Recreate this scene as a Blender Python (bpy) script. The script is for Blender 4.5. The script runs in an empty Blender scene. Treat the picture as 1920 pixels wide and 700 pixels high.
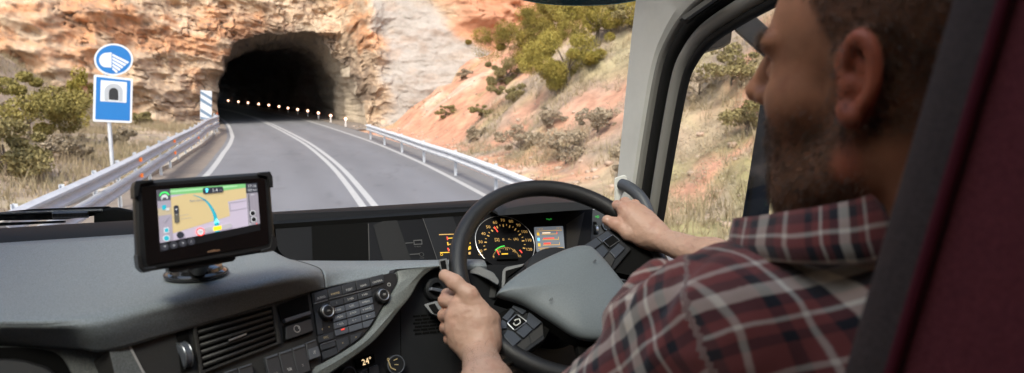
import bpy, bmesh, math, random
import numpy as np
from mathutils import Vector, Matrix
random.seed(7); rng = np.random.default_rng(7)
SC = bpy.context.scene; COL = SC.collection
R = math.radians
# ------------------------------------------------------------------ camera
F_PX = 1350.0; YAW = R(21.6); PIT = R(7.7)
CAM = np.array([0.0, 0.0, 2.45])
cd = bpy.data.cameras.new('camera'); cam = bpy.data.objects.new('camera', cd); COL.objects.link(cam)
cam.location = CAM; cam.rotation_euler = (R(90) - PIT, 0, -YAW)
cd.sensor_width = 36; cd.lens = F_PX / 1920 * 36; cd.clip_start = 0.02; cd.clip_end = 2000
cd.dof.use_dof = True; cd.dof.focus_distance = 1.8; cd.dof.aperture_fstop = 5.6
SC.camera = cam
# ------------------------------------------------------------------ world and sun
SUN_EL, SUN_AZ = 50.0, 218.0            # azimuth clockwise from +Y of where the sun stands
w = bpy.data.worlds.new('World'); SC.world = w; w.use_nodes = True
wt = w.node_tree; bg = wt.nodes['Background']
sky = wt.nodes.new('ShaderNodeTexSky'); sky.sky_type = 'NISHITA'; sky.sun_disc = False
sky.sun_elevation = R(SUN_EL); sky.sun_rotation = R(SUN_AZ); sky.air_density = 1.0; sky.dust_density = 3.0
wt.links.new(sky.outputs[0], bg.inputs[0]); bg.inputs[1].default_value = 0.15
sl = bpy.data.lights.new('sun', 'SUN'); sl.energy = 0.95; sl.angle = R(16.0); sl.color = (1.0, 0.93, 0.83)
so = bpy.data.objects.new('sun', sl); COL.objects.link(so)
_sd = Vector((math.sin(R(SUN_AZ)) * math.cos(R(SUN_EL)), math.cos(R(SUN_AZ)) * math.cos(R(SUN_EL)), math.sin(R(SUN_EL))))
so.rotation_euler = _sd.to_track_quat('Z', 'Y').to_euler(); so.location = (0, -20, 30)
SC.view_settings.view_transform = 'Standard'; SC.view_settings.look = 'None'
SC.view_settings.exposure = 1.5; SC.view_settings.gamma = 1.0
SC.render.engine = 'CYCLES'
cy = SC.cycles; cy.use_denoising = True; cy.max_bounces = 10; cy.diffuse_bounces = 5; cy.glossy_bounces = 4
cy.transparent_max_bounces = 12; cy.transmission_bounces = 6; cy.sample_clamp_indirect = 6.0; cy.caustics_reflective = False; cy.caustics_refractive = False
# ------------------------------------------------------------------ sight lines: a pixel of the 1920x700 photo to a point at a real depth
_fw = np.array([math.sin(YAW) * math.cos(PIT), math.cos(YAW) * math.cos(PIT), -math.sin(PIT)])
_rt = np.array([math.cos(YAW), -math.sin(YAW), 0.0]); _up = np.cross(_rt, _fw)
def ray(px, py): return _fw + _rt * ((px - 960) / F_PX) + _up * ((350 - py) / F_PX)
def D(px, py, d): return CAM + ray(px, py) * d
def isect(px, py, p, n):
    r = ray(px, py); return CAM + r * (np.dot(np.asarray(p, float) - CAM, n) / np.dot(r, n))
def ZP(px, py, z): return isect(px, py, (0, 0, z), np.array([0, 0, 1.0]))
def YP(px, py, y): return isect(px, py, (0, y, 0), np.array([0, 1.0, 0]))
def XP(px, py, x): return isect(px, py, (x, 0, 0), np.array([1.0, 0, 0]))
def proj(p):
    v = np.asarray(p, float) - CAM; d = v @ _fw; return 960 + F_PX * (v @ _rt) / d, 350 - F_PX * (v @ _up) / d
# ------------------------------------------------------------------ materials
def _n(t, typ, **k):
    n = t.nodes.new(typ)
    for a, b in k.items(): setattr(n, a, b)
    return n
def mat(name, col, rough=0.6, metal=0.0, var=None, bump=None, emit=None, spec=0.5, coat=0.0, sheen=0.0, attr=None, sss=0.0, coords='Object', stretch=None):
    """var=(scale, amount[, colour2]); bump=(scale, strength, distance)"""
    m = bpy.data.materials.new(name); m.use_nodes = True; t = m.node_tree; b = t.nodes['Principled BSDF']
    b.inputs['Base Color'].default_value = (*col, 1); b.inputs['Roughness'].default_value = rough
    b.inputs['Metallic'].default_value = metal; b.inputs['Specular IOR Level'].default_value = spec
    if coat: b.inputs['Coat Weight'].default_value = coat; b.inputs['Coat Roughness'].default_value = 0.15
    if sheen: b.inputs['Sheen Weight'].default_value = sheen; b.inputs['Sheen Roughness'].default_value = 0.5
    if sss:
        b.inputs['Subsurface Weight'].default_value = sss; b.inputs['Subsurface Radius'].default_value = (0.012, 0.005, 0.003); b.inputs['Subsurface Scale'].default_value = 1.0
    if emit: b.inputs['Emission Color'].default_value = (*col, 1); b.inputs['Emission Strength'].default_value = emit
    src = None
    if var or bump:
        tc = _n(t, 'ShaderNodeTexCoord'); src = tc.outputs[coords]
        if stretch:
            mp = _n(t, 'ShaderNodeMapping'); mp.inputs['Scale'].default_value = stretch; t.links.new(src, mp.inputs[0]); src = mp.outputs[0]
    base = None
    if attr:
        a = _n(t, 'ShaderNodeVertexColor', layer_name=attr); base = a.outputs[0]; t.links.new(base, b.inputs['Base Color'])
    if var:
        nz = _n(t, 'ShaderNodeTexNoise'); nz.inputs['Scale'].default_value = var[0]; nz.inputs['Detail'].default_value = 6; nz.inputs['Roughness'].default_value = 0.65
        t.links.new(src, nz.inputs['Vector'])
        mr = _n(t, 'ShaderNodeMapRange'); mr.inputs[1].default_value = 0.3; mr.inputs[2].default_value = 0.7; t.links.new(nz.outputs[0], mr.inputs[0])
        mx = _n(t, 'ShaderNodeMix', data_type='RGBA')
        if len(var) > 2 and var[2] is not None:
            mx.inputs[6].default_value = (*col, 1); mx.inputs[7].default_value = (*var[2], 1)
            mr.inputs[3].default_value = 0; mr.inputs[4].default_value = var[1]
            if base: t.links.new(base, mx.inputs[6])
            t.links.new(mr.outputs[0], mx.inputs[0]); t.links.new(mx.outputs[2], b.inputs['Base Color'])
        else:
            mr.inputs[3].default_value = 1 - var[1]; mr.inputs[4].default_value = 1 + var[1]
            mx.blend_type = 'MULTIPLY'; mx.inputs[0].default_value = 1; mx.inputs[6].default_value = (*col, 1)
            if base: t.links.new(base, mx.inputs[6])
            t.links.new(mr.outputs[0], mx.inputs[7]); t.links.new(mx.outputs[2], b.inputs['Base Color'])
    if bump:
        nb = _n(t, 'ShaderNodeTexNoise'); nb.inputs['Scale'].default_value = bump[0]; nb.inputs['Detail'].default_value = 5
        t.links.new(src, nb.inputs['Vector'])
        bp = _n(t, 'ShaderNodeBump'); bp.inputs['Strength'].default_value = bump[1]; bp.inputs['Distance'].default_value = bump[2] if len(bump) > 2 else 0.001
        t.links.new(nb.outputs[0], bp.inputs['Height']); t.links.new(bp.outputs[0], b.inputs['Normal'])
    return m
def glass_mat(name, tint=(0.95, 0.98, 0.97), refl=1.0):
    m = bpy.data.materials.new(name); m.use_nodes = True; t = m.node_tree
    for n in list(t.nodes):
        if n.type == 'BSDF_PRINCIPLED': t.nodes.remove(n)
    o = t.nodes['Material Output']; tr = _n(t, 'ShaderNodeBsdfTransparent'); tr.inputs[0].default_value = (*tint, 1)
    gl = _n(t, 'ShaderNodeBsdfGlossy'); gl.inputs['Roughness'].default_value = 0.02
    fr = _n(t, 'ShaderNodeFresnel'); fr.inputs[0].default_value = 1.45
    mu = _n(t, 'ShaderNodeMath', operation='MULTIPLY'); mu.inputs[1].default_value = refl; t.links.new(fr.outputs[0], mu.inputs[0])
    mx = _n(t, 'ShaderNodeMixShader'); t.links.new(mu.outputs[0], mx.inputs[0]); t.links.new(tr.outputs[0], mx.inputs[1]); t.links.new(gl.outputs[0], mx.inputs[2])
    t.links.new(mx.outputs[0], o.inputs[0]); return m
# ------------------------------------------------------------------ numpy noise
def _hash(ix, iy, iz, seed):
    h = (ix.astype(np.int64) * 374761393 + iy.astype(np.int64) * 668265263 + iz.astype(np.int64) * 2147483647 + seed * 974634777) & 0xffffffff
    h = ((h ^ (h >> 13)) * 1274126177) & 0xffffffff
    h = ((h ^ (h >> 16)) * 2246822519) & 0xffffffff
    return ((h ^ (h >> 15)) & 0xffff) / 65535.0
def vnoise(P, seed=0):
    P = np.asarray(P, float); f = np.floor(P); t = P - f; t = t * t * t * (t * (t * 6 - 15) + 10); i = f.astype(np.int64); r = 0
    for dx in (0, 1):
        wx = t[..., 0] if dx else 1 - t[..., 0]
        for dy in (0, 1):
            wy = t[..., 1] if dy else 1 - t[..., 1]
            for dz in (0, 1):
                wz = t[..., 2] if dz else 1 - t[..., 2]
                r = r + wx * wy * wz * _hash(i[..., 0] + dx, i[..., 1] + dy, i[..., 2] + dz, seed)
    return r * 2 - 1
def fbm(P, octv=5, seed=0, gain=0.5, ridged=False):
    s = 0; a = 1.0; tot = 0; P = np.asarray(P, float)
    for o in range(octv):
        n = vnoise(P, seed + o * 17)
        if ridged: n = 1 - 2 * np.abs(n)
        s = s + a * n; tot += a; a *= gain; P = P * 2.03 + 11.7
    return s / tot
def sm(x, a, b):
    t = np.clip((np.asarray(x, float) - a) / (b - a), 0, 1); return t * t * (3 - 2 * t)
def catmull(pts, n=8):
    P = [np.asarray(p, float) for p in pts]; P = [2 * P[0] - P[1]] + P + [2 * P[-1] - P[-2]]; out = []
    for i in range(1, len(P) - 2):
        a, b, c, d = P[i - 1:i + 3]
        for k in range(n):
            t = k / n; out.append(0.5 * ((2 * b) + (c - a) * t + (2 * a - 5 * b + 4 * c - d) * t * t + (3 * b - a - 3 * c + d) * t ** 3))
    out.append(P[-2]); return out
# ------------------------------------------------------------------ mesh builder
def root_loc(p):
    while p.parent: p = p.parent
    return np.array(p.location)
def mkobj(name, mesh, parent=None, label=None):
    o = bpy.data.objects.new(name, mesh); COL.objects.link(o)
    if parent: o.parent = parent
    if label: o['label'] = label
    return o
def thing(name, label, cat, loc=(0, 0, 0), group=None):
    o = bpy.data.objects.new(name, None); COL.objects.link(o); o.location = tuple(float(x) for x in loc); o.empty_display_size = 0.05
    o['label'] = label; o['category'] = cat
    if group: o['group'] = group
    return o
def tag(o, label, cat, group=None, kind=None):
    o['label'] = label; o['category'] = cat
    if group: o['group'] = group
    if kind: o['kind'] = kind
    return o
class MB:
    def __init__(s): s.v = []; s.f = []
    def add(s, vs, fs):
        k = len(s.v); s.v.extend([tuple(map(float, v)) for v in vs]); s.f.extend([tuple(i + k for i in f) for f in fs]); return s
    def box(s, c, size, ax=None):
        c = np.asarray(c, float); X, Y, Z = ax if ax is not None else np.eye(3)
        X, Y, Z = np.asarray(X) * size[0] / 2, np.asarray(Y) * size[1] / 2, np.asarray(Z) * size[2] / 2
        vs = [c + a * X + b * Y + d * Z for a in (-1, 1) for b in (-1, 1) for d in (-1, 1)]
        return s.add(vs, [(0, 1, 3, 2), (4, 6, 7, 5), (0, 4, 5, 1), (2, 3, 7, 6), (0, 2, 6, 4), (1, 5, 7, 3)])
    def loft(s, rings, closed=True, caps=True):
        n = len(rings[0]); vs = [p for r in rings for p in r]; fs = []
        for i in range(len(rings) - 1):
            for j in range(n if closed else n - 1):
                a = i * n + j; b = i * n + (j + 1) % n; fs.append((a, b, b + n, a + n))
        if caps and closed: fs.append(tuple(range(n))[::-1]); fs.append(tuple((len(rings) - 1) * n + j for j in range(n)))
        return s.add(vs, fs)
    def tube(s, pts, rad, seg=12, caps=True, flat=1.0, upv=(0, 0, 1)):
        P = [np.asarray(p, float) for p in pts]; n = len(P); rr = rad if hasattr(rad, '__len__') else [rad] * n
        T = [P[min(i + 1, n - 1)] - P[max(i - 1, 0)] for i in range(n)]; T = [t / (np.linalg.norm(t) + 1e-12) for t in T]
        u = np.asarray(upv, float)
        if abs(u @ T[0]) > 0.9: u = np.array([1.0, 0.1, 0])
        rings = []
        for i in range(n):
            u = u - T[i] * (u @ T[i]); u /= np.linalg.norm(u); v = np.cross(T[i], u)
            rings.append([P[i] + rr[i] * (math.cos(a) * v + flat * math.sin(a) * u) for a in [2 * math.pi * k / seg for k in range(seg)]])
        return s.loft(rings, True, caps)
    def ring(s, c, n, r, rt, seg=64, ts=14, a0=0, a1=360, u=None):
        n = np.asarray(n, float); n /= np.linalg.norm(n); u = np.array([1.0, 0, 0]) if u is None else np.asarray(u, float); u = u - n * (u @ n); u /= np.linalg.norm(u); v = np.cross(n, u)
        pts = [np.asarray(c) + r * (math.cos(t) * u + math.sin(t) * v) for t in [R(a0 + (a1 - a0) * k / seg) for k in range(seg + 1)]]
        rings = []
        for k, p in enumerate(pts):
            t = R(a0 + (a1 - a0) * k / seg); o = math.cos(t) * u + math.sin(t) * v
            rings.append([p + rt * (math.cos(q) * o + math.sin(q) * n) for q in [2 * math.pi * j / ts for j in range(ts)]])
        return s.loft(rings, True, a1 - a0 < 359.9)
    def disc(s, c, n, prof, seg=32, u=None):
        """prof: list of (radius, height along n) - a lathe"""
        n = np.asarray(n, float); n /= np.linalg.norm(n); u = np.array([1.0, 0.03, 0.02]) if u is None else np.asarray(u, float); u = u - n * (u @ n); u /= np.linalg.norm(u); v = np.cross(n, u)
        rings = [[np.asarray(c) + n * h + max(r, 1e-5) * (math.cos(t) * u + math.sin(t) * v) for t in [2 * math.pi * j / seg for j in range(seg)]] for r, h in prof]
        return s.loft(rings, True, True)
    def grid(s, G):
        G = np.asarray(G, float); a, b = G.shape[:2]; idx = np.arange(a * b).reshape(a, b)
        q = np.stack([idx[:-1, :-1], idx[1:, :-1], idx[1:, 1:], idx[:-1, 1:]], -1).reshape(-1, 4)
        return s.add(G.reshape(-1, 3), [tuple(x) for x in q])
    def build(s, name, m, parent=None, label=None, bevel=0, seg=2, smooth=True, sub=0, loc=None, solid=0, recalc=True):
        me = bpy.data.meshes.new(name); off = root_loc(parent) if parent else (np.asarray(loc, float) if loc is not None else np.zeros(3))
        V = np.asarray(s.v, float) - off; me.from_pydata([tuple(v) for v in V], [], s.f); me.update()
        if recalc:
            bm = bmesh.new(); bm.from_mesh(me); bmesh.ops.recalc_face_normals(bm, faces=bm.faces[:]); bm.to_mesh(me); bm.free()
        if m: me.materials.append(m)
        o = mkobj(name, me, parent, label)
        if loc is not None and not parent: o.location = tuple(map(float, loc))
        if smooth:
            me.shade_smooth()
            if not sub:
                bm = bmesh.new(); bm.from_mesh(me)
                for e in bm.edges:
                    if len(e.link_faces) == 2 and e.calc_face_angle(0) > 0.6: e.smooth = False
                bm.to_mesh(me); bm.free()
        if solid: md = o.modifiers.new('solid', 'SOLIDIFY'); md.thickness = solid; md.offset = 0
        if bevel: md = o.modifiers.new('bevel', 'BEVEL'); md.width = bevel; md.segments = seg; md.limit_method = 'ANGLE'; md.angle_limit = R(35); md.harden_normals = False
        if sub: md = o.modifiers.new('sub', 'SUBSURF'); md.levels = sub; md.render_levels = sub
        return o
def fastmesh(name, V, Fc, m, parent=None, colors=None, smooth=True, loc=None, vattr=None):
    """V (n,3), Fc (m,k) arrays, optional vertex colours"""
    V = np.asarray(V, np.float32); Fc = np.asarray(Fc, np.int32); k = Fc.shape[1]
    off = root_loc(parent) if parent else (np.asarray(loc, float) if loc is not None else np.zeros(3))
    me = bpy.data.meshes.new(name); me.vertices.add(len(V)); me.vertices.foreach_set('co', (V - off.astype(np.float32)).ravel())
    me.loops.add(Fc.size); me.loops.foreach_set('vertex_index', Fc.ravel()); me.polygons.add(len(Fc))
    me.polygons.foreach_set('loop_start', np.arange(len(Fc), dtype=np.int32) * k); me.polygons.foreach_set('loop_total', np.full(len(Fc), k, np.int32))
    me.update(calc_edges=True); me.validate()
    if colors is not None:
        ca = me.color_attributes.new('col', 'FLOAT_COLOR', 'POINT'); c4 = np.ones((len(V), 4), np.float32); c4[:, :3] = colors; ca.data.foreach_set('color', c4.ravel())
    for nm, arr in (vattr or {}).items():
        at = me.attributes.new(nm, 'FLOAT_VECTOR', 'POINT'); at.data.foreach_set('vector', np.asarray(arr, np.float32).ravel())
    if smooth: me.shade_smooth()
    if m: me.materials.append(m)
    o = mkobj(name, me, parent)
    if loc is not None and not parent: o.location = tuple(map(float, loc))
    return o
def gridfaces(a, b):
    idx = np.arange(a * b).reshape(a, b); return np.stack([idx[:-1, :-1], idx[1:, :-1], idx[1:, 1:], idx[:-1, 1:]], -1).reshape(-1, 4)
# ------------------------------------------------------------------ flat faces of the cab: work on a real plane
def rpoly(pts, r, seg=4):
    """polygon with rounded corners"""
    out = []; n = len(pts); P = [np.asarray(p, float) for p in pts]
    rr = r if hasattr(r, '__len__') else [r] * n
    for i in range(n):
        a, b, c = P[i - 1], P[i], P[(i + 1) % n]; d1 = a - b; d2 = c - b; l1, l2 = np.linalg.norm(d1), np.linalg.norm(d2); q = min(rr[i], l1 * .48, l2 * .48)
        if q < 1e-4: out.append(b); continue
        s, e = b + d1 / l1 * q, b + d2 / l2 * q
        for k in range(seg + 1): t = k / seg; out.append((1 - t) ** 2 * s + 2 * t * (1 - t) * b + t * t * e)
    return out
class Pl:
    def __init__(s, p, n):
        n = np.asarray(n, float); s.n = n / np.linalg.norm(n); s.p = np.asarray(p, float)
        if s.n @ (CAM - s.p) < 0: s.n = -s.n
    def at(s, px, py, off=0.0): return isect(px, py, s.p + s.n * off, s.n)
    def prism(s, mb, pts, o0, o1, inset=None):
        a = [s.at(x, y, 0) + s.n * o0 for x, y in pts]; b = [s.at(x, y, 0) + s.n * o1 for x, y in pts]
        mb.loft([a, b]); return mb
    def frame(s, mb, outer, inner, o0, o1):
        A = [s.at(*q) + s.n * o0 for q in outer]; B = [s.at(*q) + s.n * o1 for q in outer]; Cc = [s.at(*q) + s.n * o1 for q in inner]; Dd = [s.at(*q) + s.n * o0 for q in inner]
        n = len(A); vs = A + B + Cc + Dd; fs = []
        for j in range(n):
            k = (j + 1) % n
            for r0, r1 in ((0, 1), (1, 2), (2, 3), (3, 0)): fs.append((r0 * n + j, r0 * n + k, r1 * n + k, r1 * n + j))
        mb.add(vs, fs); return mb
    def text(s, txt, px, py, h, m, parent, dirp=(1, 0), off=0.001, align='CENTER', name='lettering', ext=0.0002, squeeze=1.0):
        p0 = s.at(px, py) + s.n * off; x = s.at(px + dirp[0] * 8, py + dirp[1] * 8) - s.at(px, py); x /= np.linalg.norm(x); y = np.cross(s.n, x)
        hh = np.linalg.norm(s.at(px, py) - s.at(px, py - h)); return text3d(txt, p0, x, y, hh, m, parent, align, name, ext, squeeze)
def text3d(txt, p0, x, y, h, m, parent, align='CENTER', name='lettering', ext=0.0002, squeeze=1.0):
    cu = bpy.data.curves.new(name, 'FONT'); cu.body = txt; cu.size = 1.0; cu.align_x = align; cu.align_y = 'CENTER'; cu.resolution_u = 2
    ob = bpy.data.objects.new(name, cu); COL.objects.link(ob); dg = bpy.context.evaluated_depsgraph_get(); dg.update()
    me = bpy.data.meshes.new_from_object(ob.evaluated_get(dg)); bpy.data.objects.remove(ob); bpy.data.curves.remove(cu)
    co = np.zeros(len(me.vertices) * 3); me.vertices.foreach_get('co', co); co = co.reshape(-1, 3); S = h / 0.7
    W = np.asarray(p0) + np.outer(co[:, 0] * S * squeeze, x) + np.outer(co[:, 1] * S, y)
    W = W - (root_loc(parent) if parent else 0); me.vertices.foreach_set('co', W.astype(np.float32).ravel()); me.update()
    me.materials.clear(); me.materials.append(m); me.name = name
    return mkobj(name, me, parent)
# ================================================================== OUTSIDE: road, hill, tunnel
cx_pts = [(-60, 0.2), (-30, 0.9), (0, 1.75), (8, 2.2), (15.4, 2.75), (22.9, 3.22), (33.6, 3.42), (48.4, 3.08), (65, 2.45), (85, 1.0), (110, -1.9), (138, -6.2), (170, -13), (220, -28)]
cY = np.array([p[0] for p in cx_pts], float); cX = np.array([p[1] for p in cx_pts], float)
_cy = np.linspace(-60, 220, 561); _cx = np.interp(_cy, cY, cX)
for _ in range(60): _cx[1:-1] = (_cx[:-2] + 2 * _cx[1:-1] + _cx[2:]) / 4
def rc(Y): return np.interp(Y, _cy, _cx)
def lo(Y): return np.interp(Y, [-60, 16, 22, 30, 40, 54, 220], [3.75, 3.72, 3.75, 3.5, 3.0, 2.75, 2.9])       # centre to left edge line
def ro(Y): return np.interp(Y, [-60, 16, 27, 41, 60, 220], [2.85, 2.75, 2.85, 3.0, 3.25, 3.3])              # centre to right edge line
def gl(Y): return np.interp(Y, [-60, 10, 16.5, 20, 26, 34, 42, 50], [3.9, 3.2, 2.75, 1.75, 1.35, 1.15, 1.0, 1.1])      # left line to left rail
M_asph = mat('asphalt', (0.150, 0.153, 0.165), 0.85, var=(28, 0.16), bump=(60, 0.5, 0.01), attr='col')
M_shoulder = mat('dusty_asphalt', (0.20, 0.165, 0.135), 0.9, var=(2.5, 0.15), bump=(40, 0.5, 0.01))
M_paint = mat('road_paint', (0.44, 0.435, 0.42), 0.7, var=(9, 0.55, (0.24, 0.24, 0.24)))
M_conc = mat('pale_concrete', (0.42, 0.38, 0.32), 0.9, var=(2, 0.2), bump=(20, 0.5, 0.02))
M_galv = mat('galvanised_steel', (0.52, 0.54, 0.57), 0.5, 0.0, var=(3, 0.12))
Ys = np.concatenate([np.arange(-58, 150, 1.0), np.arange(150, 216, 3.0)])
def strip(name, fa, fb, z, m, Y=None, n=6, label=None):
    Y = Ys if Y is None else Y; G = np.zeros((len(Y), n, 3))
    for k in range(n):
        t = k / (n - 1); G[:, k, 0] = fa(Y) * (1 - t) + fb(Y) * t; G[:, k, 1] = Y; G[:, k, 2] = z
    o = fastmesh(name, G.reshape(-1, 3), gridfaces(len(Y), n), m); o['kind'] = 'structure'; return o
Yr = np.concatenate([np.arange(-58, 6, 1.0), np.arange(6, 70, .3), np.arange(70, 216, 2.0)]); NR = 70; G = np.zeros((len(Yr), NR, 3)); tt = np.linspace(0, 1, NR)
G[:, :, 0] = (rc(Yr) - lo(Yr) - .25)[:, None] * (1 - tt) + (rc(Yr) + ro(Yr) + 1.1)[:, None] * tt; G[:, :, 1] = Yr[:, None]
off_ = G[:, :, 0] - rc(Yr)[:, None]; Gp = G.reshape(-1, 3); rn = fbm(Gp * [.5, .12, 1], 4, 201).reshape(off_.shape); rn2 = fbm(Gp * [2.5, .6, 1], 4, 203).reshape(off_.shape); crk = np.abs(fbm(Gp * [.35, .25, 1], 5, 207)).reshape(off_.shape)
tr = sum(np.exp(-((off_ - c) / .38) ** 2) for c in (-2.75, -.95, .8, 2.4)); val = 1 - .10 * tr + .16 * rn + .08 * rn2 - .16 * (crk < .012); edge_ = sm(off_, 2.7, 3.4)
rcol = np.array([.152, .152, .160])[None, None] * val[..., None]; rcol = rcol * (1 - .5 * edge_[..., None]) + np.array([.19, .175, .155]) * .5 * edge_[..., None]
o = fastmesh('road', Gp, gridfaces(len(Yr), NR), M_asph, colors=rcol.reshape(-1, 3)); o['kind'] = 'structure'
strip('road_shoulder', lambda Y: rc(Y) - lo(Y) - gl(Y) - 0.1, lambda Y: rc(Y) - lo(Y) - 0.251, -0.003, M_shoulder)
strip('road_marking', lambda Y: rc(Y) - lo(Y) - 0.09, lambda Y: rc(Y) - lo(Y) + 0.09, 0.005, M_paint)
strip('road_marking', lambda Y: rc(Y) - 0.20, lambda Y: rc(Y) - 0.05, 0.005, M_paint)
strip('road_marking', lambda Y: rc(Y) + 0.05, lambda Y: rc(Y) + 0.20, 0.005, M_paint)
strip('road_marking', lambda Y: rc(Y) + ro(Y) - 0.075, lambda Y: rc(Y) + ro(Y) + 0.075, 0.005, M_paint)
# low concrete channel edge under the left rail
def kerb():
    mb = MB(); Y = np.arange(6, 52, 1.0)
    rings = []
    for y in Y:
        x = rc(y) - lo(y) - gl(y) - 0.06; rings.append([(x, y, -0.1), (x + 0.16, y, -0.1), (x + 0.14, y, 0.12), (x, y, 0.14)])
    mb.loft(rings); o = mb.build('kerb', M_conc, bevel=0.01); o['kind'] = 'structure'
kerb()
# ---- terrain
def arch_x(Y): return rc(Y) + 0.7
def terr(x, Y, detail=True):
    x = np.asarray(x, float); Y = np.asarray(Y, float)
    xr = rc(Y) + ro(Y) + 1.9; xl = rc(Y) - lo(Y) - gl(Y) - 0.45
    P = np.stack([x * .12, Y * .12, np.zeros_like(x)], -1)
    big = fbm(P, 4, 3); P2 = np.stack([x * .7, Y * .7, np.zeros_like(x)], -1)
    det = fbm(P2, 4, 9, ridged=True) if detail else 0
    dR = np.maximum(x - xr, 0); dL = np.maximum(xl - x, 0)
    hR = 0.05 + 0.16 * np.minimum(dR, 1.5) + 0.74 * np.maximum(dR - 1.2, 0) * (1 + 0.25 * big) + big * 0.8 * sm(dR, 1, 6) + det * 0.30 * sm(dR, .5, 3)
    hR = hR - 0.25 * np.maximum(dR - 22, 0) * .74
    sl_ = sm(Y, 20, 44)
    hL = 0.02 + 0.10 * np.minimum(dL, 9) + (0.75 - .25 * (1 - sl_)) * np.maximum(dL - 8 + 3 * sl_, 0) * (1 + 0.3 * big) + big * 0.5 * sm(dL, 1, 6) + det * 0.16 * sm(dL, .3, 3)
    h = np.where(x > xr, hR, np.where(x < xl, hL, -0.06))
    # ground round the tunnel corridor
    inside = sm(Y, 49, 51) * (1 - sm(Y, 148, 154)); d = np.abs(x - arch_x(Y)); h = np.where(inside > 0.01, np.where(d < 6.6, -0.06, h), h)
    # gully at the foot of the right rock wall; the cliff stands there
    gap = sm(Y, 42.5, 47) * (1 - sm(Y, 58, 64)); g2 = gap * (1 - sm(x, 12.0, 15.0)) * sm(x, 2, 7); h = h * (1 - g2) + (-0.02) * g2
    return h
TX = np.concatenate([np.arange(-90, -24, 2.0), np.arange(-24, 40, 0.35), np.arange(40, 96, 2.0)])
TY = np.concatenate([np.arange(-60, -6, 2.0), np.arange(-6, 62, 0.35), np.arange(62, 260, 2.5)])
gx, gy = np.meshgrid(TX, TY, indexing='ij'); gz = terr(gx, gy)
Pt = np.stack([gx, gy, gz], -1).reshape(-1, 3)
def mixc(a, b, t): return a * (1 - t[:, None]) + np.asarray(b) * t[:, None]
n1 = fbm(Pt * [.16, .16, .16], 4, 21); n2 = fbm(Pt * [.9, .9, .9], 4, 33); n3 = fbm(Pt * [.28, .28, .28], 3, 55)
tc_ = np.tile(np.array([0.29, 0.225, 0.165]), (len(Pt), 1))
tc_ = mixc(tc_, (0.45, 0.225, 0.14), sm(n1 + .35 * n2, -0.16, 0.04) * (Pt[:, 0] > 4))           # red earth scars
tc_ = mixc(tc_, (0.56, 0.42, 0.33), sm(n3 + .5 * n2, 0.05, 0.35) * 0.7)
_dR = Pt[:, 0] - (rc(Pt[:, 1]) + ro(Pt[:, 1]) + 1.9)
tc_ = mixc(tc_, (0.285, 0.235, 0.135), (1 - sm(Pt[:, 1], 12, 20)) * (Pt[:, 0] > 4) * sm(n3 + n2 * .6 + .25, 0, .3) * .85); tc_ = mixc(tc_, (0.21, 0.19, 0.08), (1 - sm(Pt[:, 1], 10, 18)) * (Pt[:, 0] > 4) * sm(n2 - n1 * .5, -.05, .2) * .7)
RED = []
far_red = sm(Pt[:, 1], 28, 36) * (Pt[:, 0] > 6) * sm(-n3 * .6 - n2 * .3 + 0.35, 0, .3)
tc_ = mixc(tc_, (0.50, 0.25, 0.155), far_red)
tc_ = mixc(tc_, (0.30, 0.27, 0.12), sm(n2 - .4 * n1, 0.12, 0.4) * 0.5)
for (px_, py_, sx_r, sy_r) in ((1135, 190, 1.2, 1.8), (1090, 210, 1.0, 1.5), (985, 208, .8, 1.0), (1160, 225, .9, 1.1)):
    r_ = ray(px_, py_); s_v = np.arange(6, 60, .1); P_ = CAM + r_[None] * s_v[:, None]; i_ = np.argmax(P_[:, 2] < terr(P_[:, 0], P_[:, 1])); c_ = P_[i_]
    m_r = np.exp(-(((Pt[:, 0] - c_[0]) / sx_r) ** 2 + ((Pt[:, 1] - c_[1]) / sy_r) ** 2) ** 1.3); RED.append(c_); tc_ = mixc(tc_, (0.46, 0.235, 0.15), np.clip(m_r * (1.1 + 1.3 * n2), 0, 1) * .85)
M_ground = mat('hill_soil', (0.5, 0.4, 0.3), 0.95, var=(1.6, 0.38), bump=(3.0, 0.6, 0.12), attr='col')
o = fastmesh('hillside', Pt, gridfaces(len(TX), len(TY)), M_ground, colors=tc_); o['kind'] = 'structure'
# ---- rock wall with the tunnel mouth: sheets of rock grown outwards from the arch
def arch(t):
    """unit arch, t 0..1 from left foot over the crown to the right foot; half width 1, height 1"""
    a = math.pi * (1 - t); c, s = math.cos(a), math.sin(a); p = 2.5
    return np.array([math.copysign(abs(c) ** (2 / p), c), abs(s) ** (2 / p)])
NT, NE = 560, 320
ts = np.linspace(0, 1, NT); A = np.array([arch(t) for t in ts])
seg = np.r_[0, np.cumsum(np.hypot(*np.diff(A, axis=0).T))]; A = np.stack([np.interp(np.linspace(0, seg[-1], NT), seg, A[:, k]) for k in (0, 1)], 1)
AW, AH, AC = 4.75, 6.7, 4.15
es = 30 * (np.linspace(0, 1, NE) ** 1.45)
dirs = np.stack([A[:, 0] * 1.0, A[:, 1] * 0.85], 1); dirs /= np.linalg.norm(dirs, axis=1)[:, None]
X2 = AC + A[:, 0][:, None] * AW + dirs[:, 0][:, None] * es[None]; Z2 = -0.15 + A[:, 1][:, None] * AH + dirs[:, 1][:, None] * es[None]
def cliff_base(x, z):
    y = 52.5 + 0.42 * np.maximum(z, 0) - 0.5 * sm(x, 8, 9.5) * 9 - np.maximum(x - 9.5, 0) * 0.45
    y = y - 1.6 * sm(-x, 1.5, 6) - np.maximum(-x - 3, 0) * 0.35
    return y
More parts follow.
